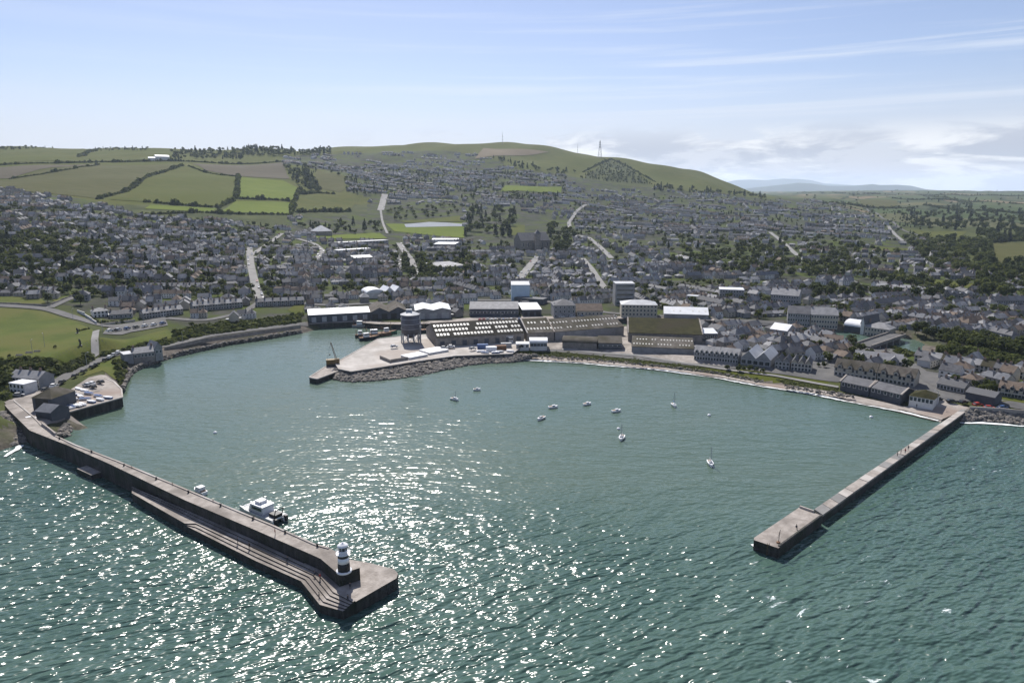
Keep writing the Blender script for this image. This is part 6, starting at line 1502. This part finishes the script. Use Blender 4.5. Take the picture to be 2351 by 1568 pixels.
# ---- uncountable scrub, rocks
def scatter(name, label, uvs, protos, n, smin, smax, flat=1.0, zoff=0, z=None):
    pl = []
    for uv, k in uvs:
        w = [(P(u, v, z) if z is not None else G(u, v))[:2] for u, v in uv]; xs = [p[0] for p in w]; ys = [p[1] for p in w]; c = 0
        for _ in range(k * 12):
            if c >= k: break
            x, y = R.uniform(min(xs), max(xs)), R.uniform(min(ys), max(ys))
            if not bool(inpoly(np.array([x]), np.array([y]), w)[0]) or not clear_specials(x, y, .3) or not clear_roads(x, y, -3): continue
            s = R.uniform(smin, smax); zz = (z if z is not None else max(hz(x, y), -.5)) + zoff; pl.append((R.randrange(len(protos)), x, y, zz, R.uniform(0, 6), s * R.uniform(.8, 1.3), s, s * flat * R.uniform(.7, 1.2))); c += 1
    tag(merge(name, protos, pl), label, kind='stuff')
scatter('bank_scrub', 'dark bushes covering the steep bank between lawn, terraces and shore road', [
    ([(0, 828), (90, 828), (150, 838), (150, 858), (90, 850), (0, 850)], 150), ([(150, 838), (208, 806), (212, 828), (160, 858)], 60), ([(234, 812), (300, 799), (400, 780), (400, 792), (300, 804), (240, 822)], 160),
    ([(400, 762), (470, 745), (590, 738), (690, 722), (690, 742), (590, 754), (470, 772), (400, 790)], 520), ([(262, 826), (285, 838), (282, 890), (270, 874)], 60), ([(0, 850), (30, 850), (24, 920), (0, 915)], 60), ([(2030, 788), (2100, 812), (2080, 824), (2040, 806)], 50)],
    BUSH, 0, 1.0, 2.4, 1.0, -.3)
scatter('beach_scrub', 'patchy grass and weeds along the back of the beach', [([(1215, 805), (1300, 806), (1460, 822), (1600, 842), (1755, 872), (1755, 880), (1600, 852), (1460, 834), (1300, 820), (1215, 818)], 900), ([(1780, 868), (1925, 893), (1925, 900), (1800, 882)], 160)], BUSH[2:], 0, .5, 1.3, .5, -.15)
def rock_proto(m):
    b = MB(); n = 9; pts = []
    for k, (zz, rr) in enumerate(((-.5, .75), (.15, 1.0), (.6, .6))):
        for i in range(6):
            t = 6.283 * (i + .5 * (k % 2)) / 6; q = rr * R.uniform(.75, 1.2); pts.append((q * math.cos(t), q * math.sin(t), zz + R.uniform(-.15, .15)))
    b.v = pts + [(0, 0, .8)]; q = b.mi(m)
    for k in range(2):
        for i in range(6): b.f.append((k * 6 + i, k * 6 + (i + 1) % 6, k * 6 + 6 + (i + 1) % 6, k * 6 + 6 + i)); b.m.append(q)
    for i in range(6): b.f.append((12 + i, 12 + (i + 1) % 6, 18)); b.m.append(q)
    return b.proto()
ROCKS = [rock_proto('rock') for _ in range(4)] + [rock_proto('rock_pale') for _ in range(2)]
def rock_bank(uv_hi, z_hi, uv_lo, z_lo, n, smin, smax, out):
    A_ = resamp([P(u, v, z_hi)[:2] for u, v in uv_hi], 40); B2 = resamp([P(u, v, z_lo)[:2] for u, v in uv_lo], 40)
    for _ in range(n):
        f = R.random() * 38.99; i = int(f); g = f - i; t = R.random(); s = R.uniform(smin, smax)
        x = (A_[i][0] * (1 - g) + A_[i + 1][0] * g) * (1 - t) + (B2[i][0] * (1 - g) + B2[i + 1][0] * g) * t; y = (A_[i][1] * (1 - g) + A_[i + 1][1] * g) * (1 - t) + (B2[i][1] * (1 - g) + B2[i + 1][1] * g) * t
        out.append((R.randrange(6), x, y, z_hi * (1 - t) + z_lo * t + R.uniform(-.2, .3), R.uniform(0, 6), s * R.uniform(.8, 1.4), s, s * R.uniform(.6, 1)))
rk = []
rock_bank([(775, 848), (808, 855), (880, 845), (960, 831), (1045, 819), (1110, 817), (1190, 815), (1235, 816)], 2.4, [(768, 872), (808, 878), (863, 875), (963, 863), (1063, 841), (1120, 834), (1175, 833), (1200, 828)], -.1, 1900, .7, 1.6, rk)
rock_bank([(1225, 815), (1350, 823), (1508, 838), (1650, 855), (1760, 876)], 2.4, [(1225, 821), (1350, 828), (1508, 842), (1650, 859), (1750, 880)], 1.6, 330, .3, .75, rk)
rock_bank([(1800, 884), (1900, 898), (1960, 908)], 2.2, [(1800, 890), (1900, 905), (1960, 914)], 1.4, 120, .35, .8, rk)
rock_bank([(2222, 943), (2290, 944), (2351, 948), (2450, 960)], 2.8, [(2206, 968), (2280, 970), (2351, 976), (2450, 990)], -.2, 800, .7, 1.5, rk)
rock_bank([(282, 892), (300, 846), (330, 834), (380, 815), (440, 802), (520, 785), (600, 773), (690, 757)], 2.2, [(276, 898), (302, 860), (330, 845), (380, 828), (440, 812), (520, 793), (600, 781), (695, 766)], -.3, 800, .5, 1.3, rk)
rock_bank([(105, 985), (130, 1000), (150, 970)], 2, [(130, 1006), (155, 1004), (165, 986)], -.3, 220, .5, 1.2, rk)
rock_bank([(-120, 950), (0, 945), (30, 965)], 4, [(-120, 1050), (5, 1035), (58, 1016)], -.4, 420, .8, 2.2, rk)
tag(merge('rock_armour', ROCKS, rk), 'dark tumbled boulders along the foot of the quay, beach and shore', kind='stuff')
for nm, uv, z in (('surf', [(12, 1050), (40, 1034), (58, 1020)], .35), ('surf', [(2204, 972), (2260, 974), (2351, 981), (2440, 995)], .3), ('surf', [(1727, 1250), (1745, 1262), (1787, 1279), (1800, 1274)], .2)):
    surf(nm, pts_at(uv, 0), 1.5, 'foam', .9, z)

# ------------------------------------------------------------------ far blue hills
def far_hills(name, prof, y, depth):
    prof = [(u, 438 - (438 - v) * .78) for u, v in prof]; n = len(prof); rows = []
    for k, (fy, fz) in enumerate(((0, 0), (.25, .62), (.5, 1), (1, 0))):
        r = []
        for u, v in prof:
            d = ray(u, v); q = (y + depth * .5) / d[1]; top = CAMH + d[2] * q; yy = y + depth * fy
            r.append(((u - CU) / F / 1.0231 * yy, yy, -30 + (top + 30) * fz + (R.uniform(-6, 6) if 0 < fz < 1 else 0)))
        rows.append(r)
    me = bpy.data.meshes.new(name); vs = sum(rows, []); fs = [(k * n + i, k * n + i + 1, (k + 1) * n + i + 1, (k + 1) * n + i) for k in range(3) for i in range(n - 1)]
    me.from_pydata(vs, [], fs); me.materials.append(MATS['far_hill']); me.polygons.foreach_set('use_smooth', [True] * len(fs)); me.update(); tag(link(bpy.data.objects.new(name, me)), kind='structure')
far_hills('hills', [(1500, 440), (1620, 425), (1690, 407), (1720, 406), (1760, 407), (1795, 403), (1830, 404), (1862, 408), (1890, 417), (1960, 422), (2000, 421), (2060, 430), (2140, 440)], 24000, 1800)
far_hills('hills', [(1660, 440), (1740, 428), (1800, 420), (1830, 415), (1860, 417), (1900, 424), (1960, 424), (2000, 419), (2020, 422), (2060, 421), (2090, 424), (2125, 434), (2180, 440)], 15500, 1500)

# ------------------------------------------------------------------ light, sky, air
SUN_EL, SUN_AZ = math.radians(46), math.radians(-14)      # azimuth measured from straight ahead, left negative
sd = Vector((math.sin(SUN_AZ) * math.cos(SUN_EL), math.cos(SUN_AZ) * math.cos(SUN_EL), math.sin(SUN_EL)))
sl_ = bpy.data.lights.new('sun', 'SUN'); sl_.energy = 5.0; sl_.angle = math.radians(.53); sl_.color = (1, .95, .88)
so = link(bpy.data.objects.new('sun', sl_)); so.rotation_euler = (-sd).to_track_quat('-Z', 'Y').to_euler()
W_ = bpy.data.worlds.new('World'); SC.world = W_; W_.use_nodes = True; N, L = W_.node_tree.nodes, W_.node_tree.links
bg = N['Background']; bg.inputs['Strength'].default_value = .075
sk = N.new('ShaderNodeTexSky'); sk.sky_type = 'NISHITA'; sk.sun_disc = False; sk.sun_elevation = SUN_EL; sk.sun_rotation = SUN_AZ
sk.air_density = 1.0; sk.dust_density = .4; sk.ozone_density = 2.2; sk.altitude = 90
tc = N.new('ShaderNodeTexCoord'); sx = N.new('ShaderNodeSeparateXYZ'); L.new(tc.outputs['Generated'], sx.inputs[0])
def wm(op, a, b=None, clamp=False):
    n = N.new('ShaderNodeMath'); n.operation = op; n.use_clamp = clamp
    for i, q in enumerate((a, b)):
        if q is None: continue
        if isinstance(q, (int, float)): n.inputs[i].default_value = q
        else: L.new(q, n.inputs[i])
    return n.outputs[0]
def mr(v, a, b, c=0, d=1):
    n = N.new('ShaderNodeMapRange'); n.interpolation_type = 'SMOOTHSTEP'
    for k, q in (('From Min', a), ('From Max', b), ('To Min', c), ('To Max', d)): n.inputs[k].default_value = q
    L.new(v, n.inputs['Value']); return n.outputs['Result']
el = sx.outputs['Z']; az = wm('ARCTAN2', sx.outputs['X'], sx.outputs['Y'])
def cn(sx_, sz_, seed, detail=6, rough=.6, dist=.4):
    cb = N.new('ShaderNodeCombineXYZ'); L.new(wm('MULTIPLY', az, sx_), cb.inputs[0]); L.new(wm('MULTIPLY', el, sz_), cb.inputs[1]); cb.inputs[2].default_value = seed
    n = N.new('ShaderNodeTexNoise'); n.inputs['Scale'].default_value = 1; n.inputs['Detail'].default_value = detail; n.inputs['Roughness'].default_value = rough; n.inputs['Distortion'].default_value = dist
    L.new(cb.outputs[0], n.inputs['Vector']); return n.outputs['Fac']
def cmix(fac, a, b):
    m = N.new('ShaderNodeMix'); m.data_type = 'RGBA'; L.new(fac, m.inputs['Factor'])
    for k, q in (('A', a), ('B', b)):
        if isinstance(q, tuple): m.inputs[k].default_value = (*q, 1)
        else: L.new(q, m.inputs[k])
    return m.outputs['Result']
grade = N.new('ShaderNodeMix'); grade.data_type = 'RGBA'; grade.blend_type = 'MULTIPLY'; grade.inputs['Factor'].default_value = 1; L.new(sk.outputs[0], grade.inputs['A']); grade.inputs['B'].default_value = (1.06, .98, 1.08, 1)
col = grade.outputs['Result']
CL = 10.2
# thin high cirrus, more to the right
cir = wm('MULTIPLY', mr(cn(1.3, 48, 3.1, 6, .6, .25), .46, .70), mr(el, .05, .10)); cir = wm('MULTIPLY', cir, mr(az, -.5, .3, .12, .62))
col = cmix(cir, col, (CL * .80, CL * .86, CL * .96))
# milky veil near the horizon
veil = mr(el, .0, .16, .9, .05); col = cmix(veil, col, (CL * .645, CL * .66, CL * .765))
# cumulus bank low on the right
cum = mr(cn(7, 26, 7.7, 8, .58, .3), .41, .50); cum = wm('MULTIPLY', cum, wm('MULTIPLY', mr(el, .095, .05), mr(az, -.36, .10, .0, 1)))
shd = mr(cn(6.5, 30, 1.2, 5), .42, .60); ccol = cmix(shd, (CL * .50, CL * .53, CL * .62), (CL * .97, CL * .97, CL * .98)); col = cmix(cum, col, ccol)
L.new(col, bg.inputs['Color'])
# the air itself
hz_b = MB(); hz_b.box(-24000, 24000, -700, 27000, -40, 620, 'glass'); hm = bpy.data.materials.new('haze_air'); hm.use_nodes = True; hn = hm.node_tree
for n in list(hn.nodes):
    if n.type == 'BSDF_PRINCIPLED': hn.nodes.remove(n)
pv = hn.nodes.new('ShaderNodeVolumePrincipled'); pv.inputs['Color'].default_value = (.70, .83, 1, 1); pv.inputs['Density'].default_value = 4.2e-5; pv.inputs['Anisotropy'].default_value = .3
hn.links.new(pv.outputs[0], [n for n in hn.nodes if n.type == 'OUTPUT_MATERIAL'][0].inputs['Volume'])
ho = hz_b.build('haze'); ho.data.materials.clear(); ho.data.materials.append(hm); ho['kind'] = 'stuff'

# ------------------------------------------------------------------ render settings
SC.render.engine = 'CYCLES'; SC.view_settings.view_transform = 'Standard'; SC.view_settings.look = 'None'; SC.view_settings.gamma = 1; SC.view_settings.exposure = .45
c_ = SC.cycles; c_.use_denoising = True; c_.denoiser = 'OPENIMAGEDENOISE'; c_.max_bounces = 6; c_.diffuse_bounces = 2; c_.glossy_bounces = 2; c_.volume_bounces = 1; c_.transmission_bounces = 2; c_.sample_clamp_indirect = 4; c_.use_adaptive_sampling = False
print('houses', len(houses), 'trees', len(trees), 'objects', len(bpy.data.objects))
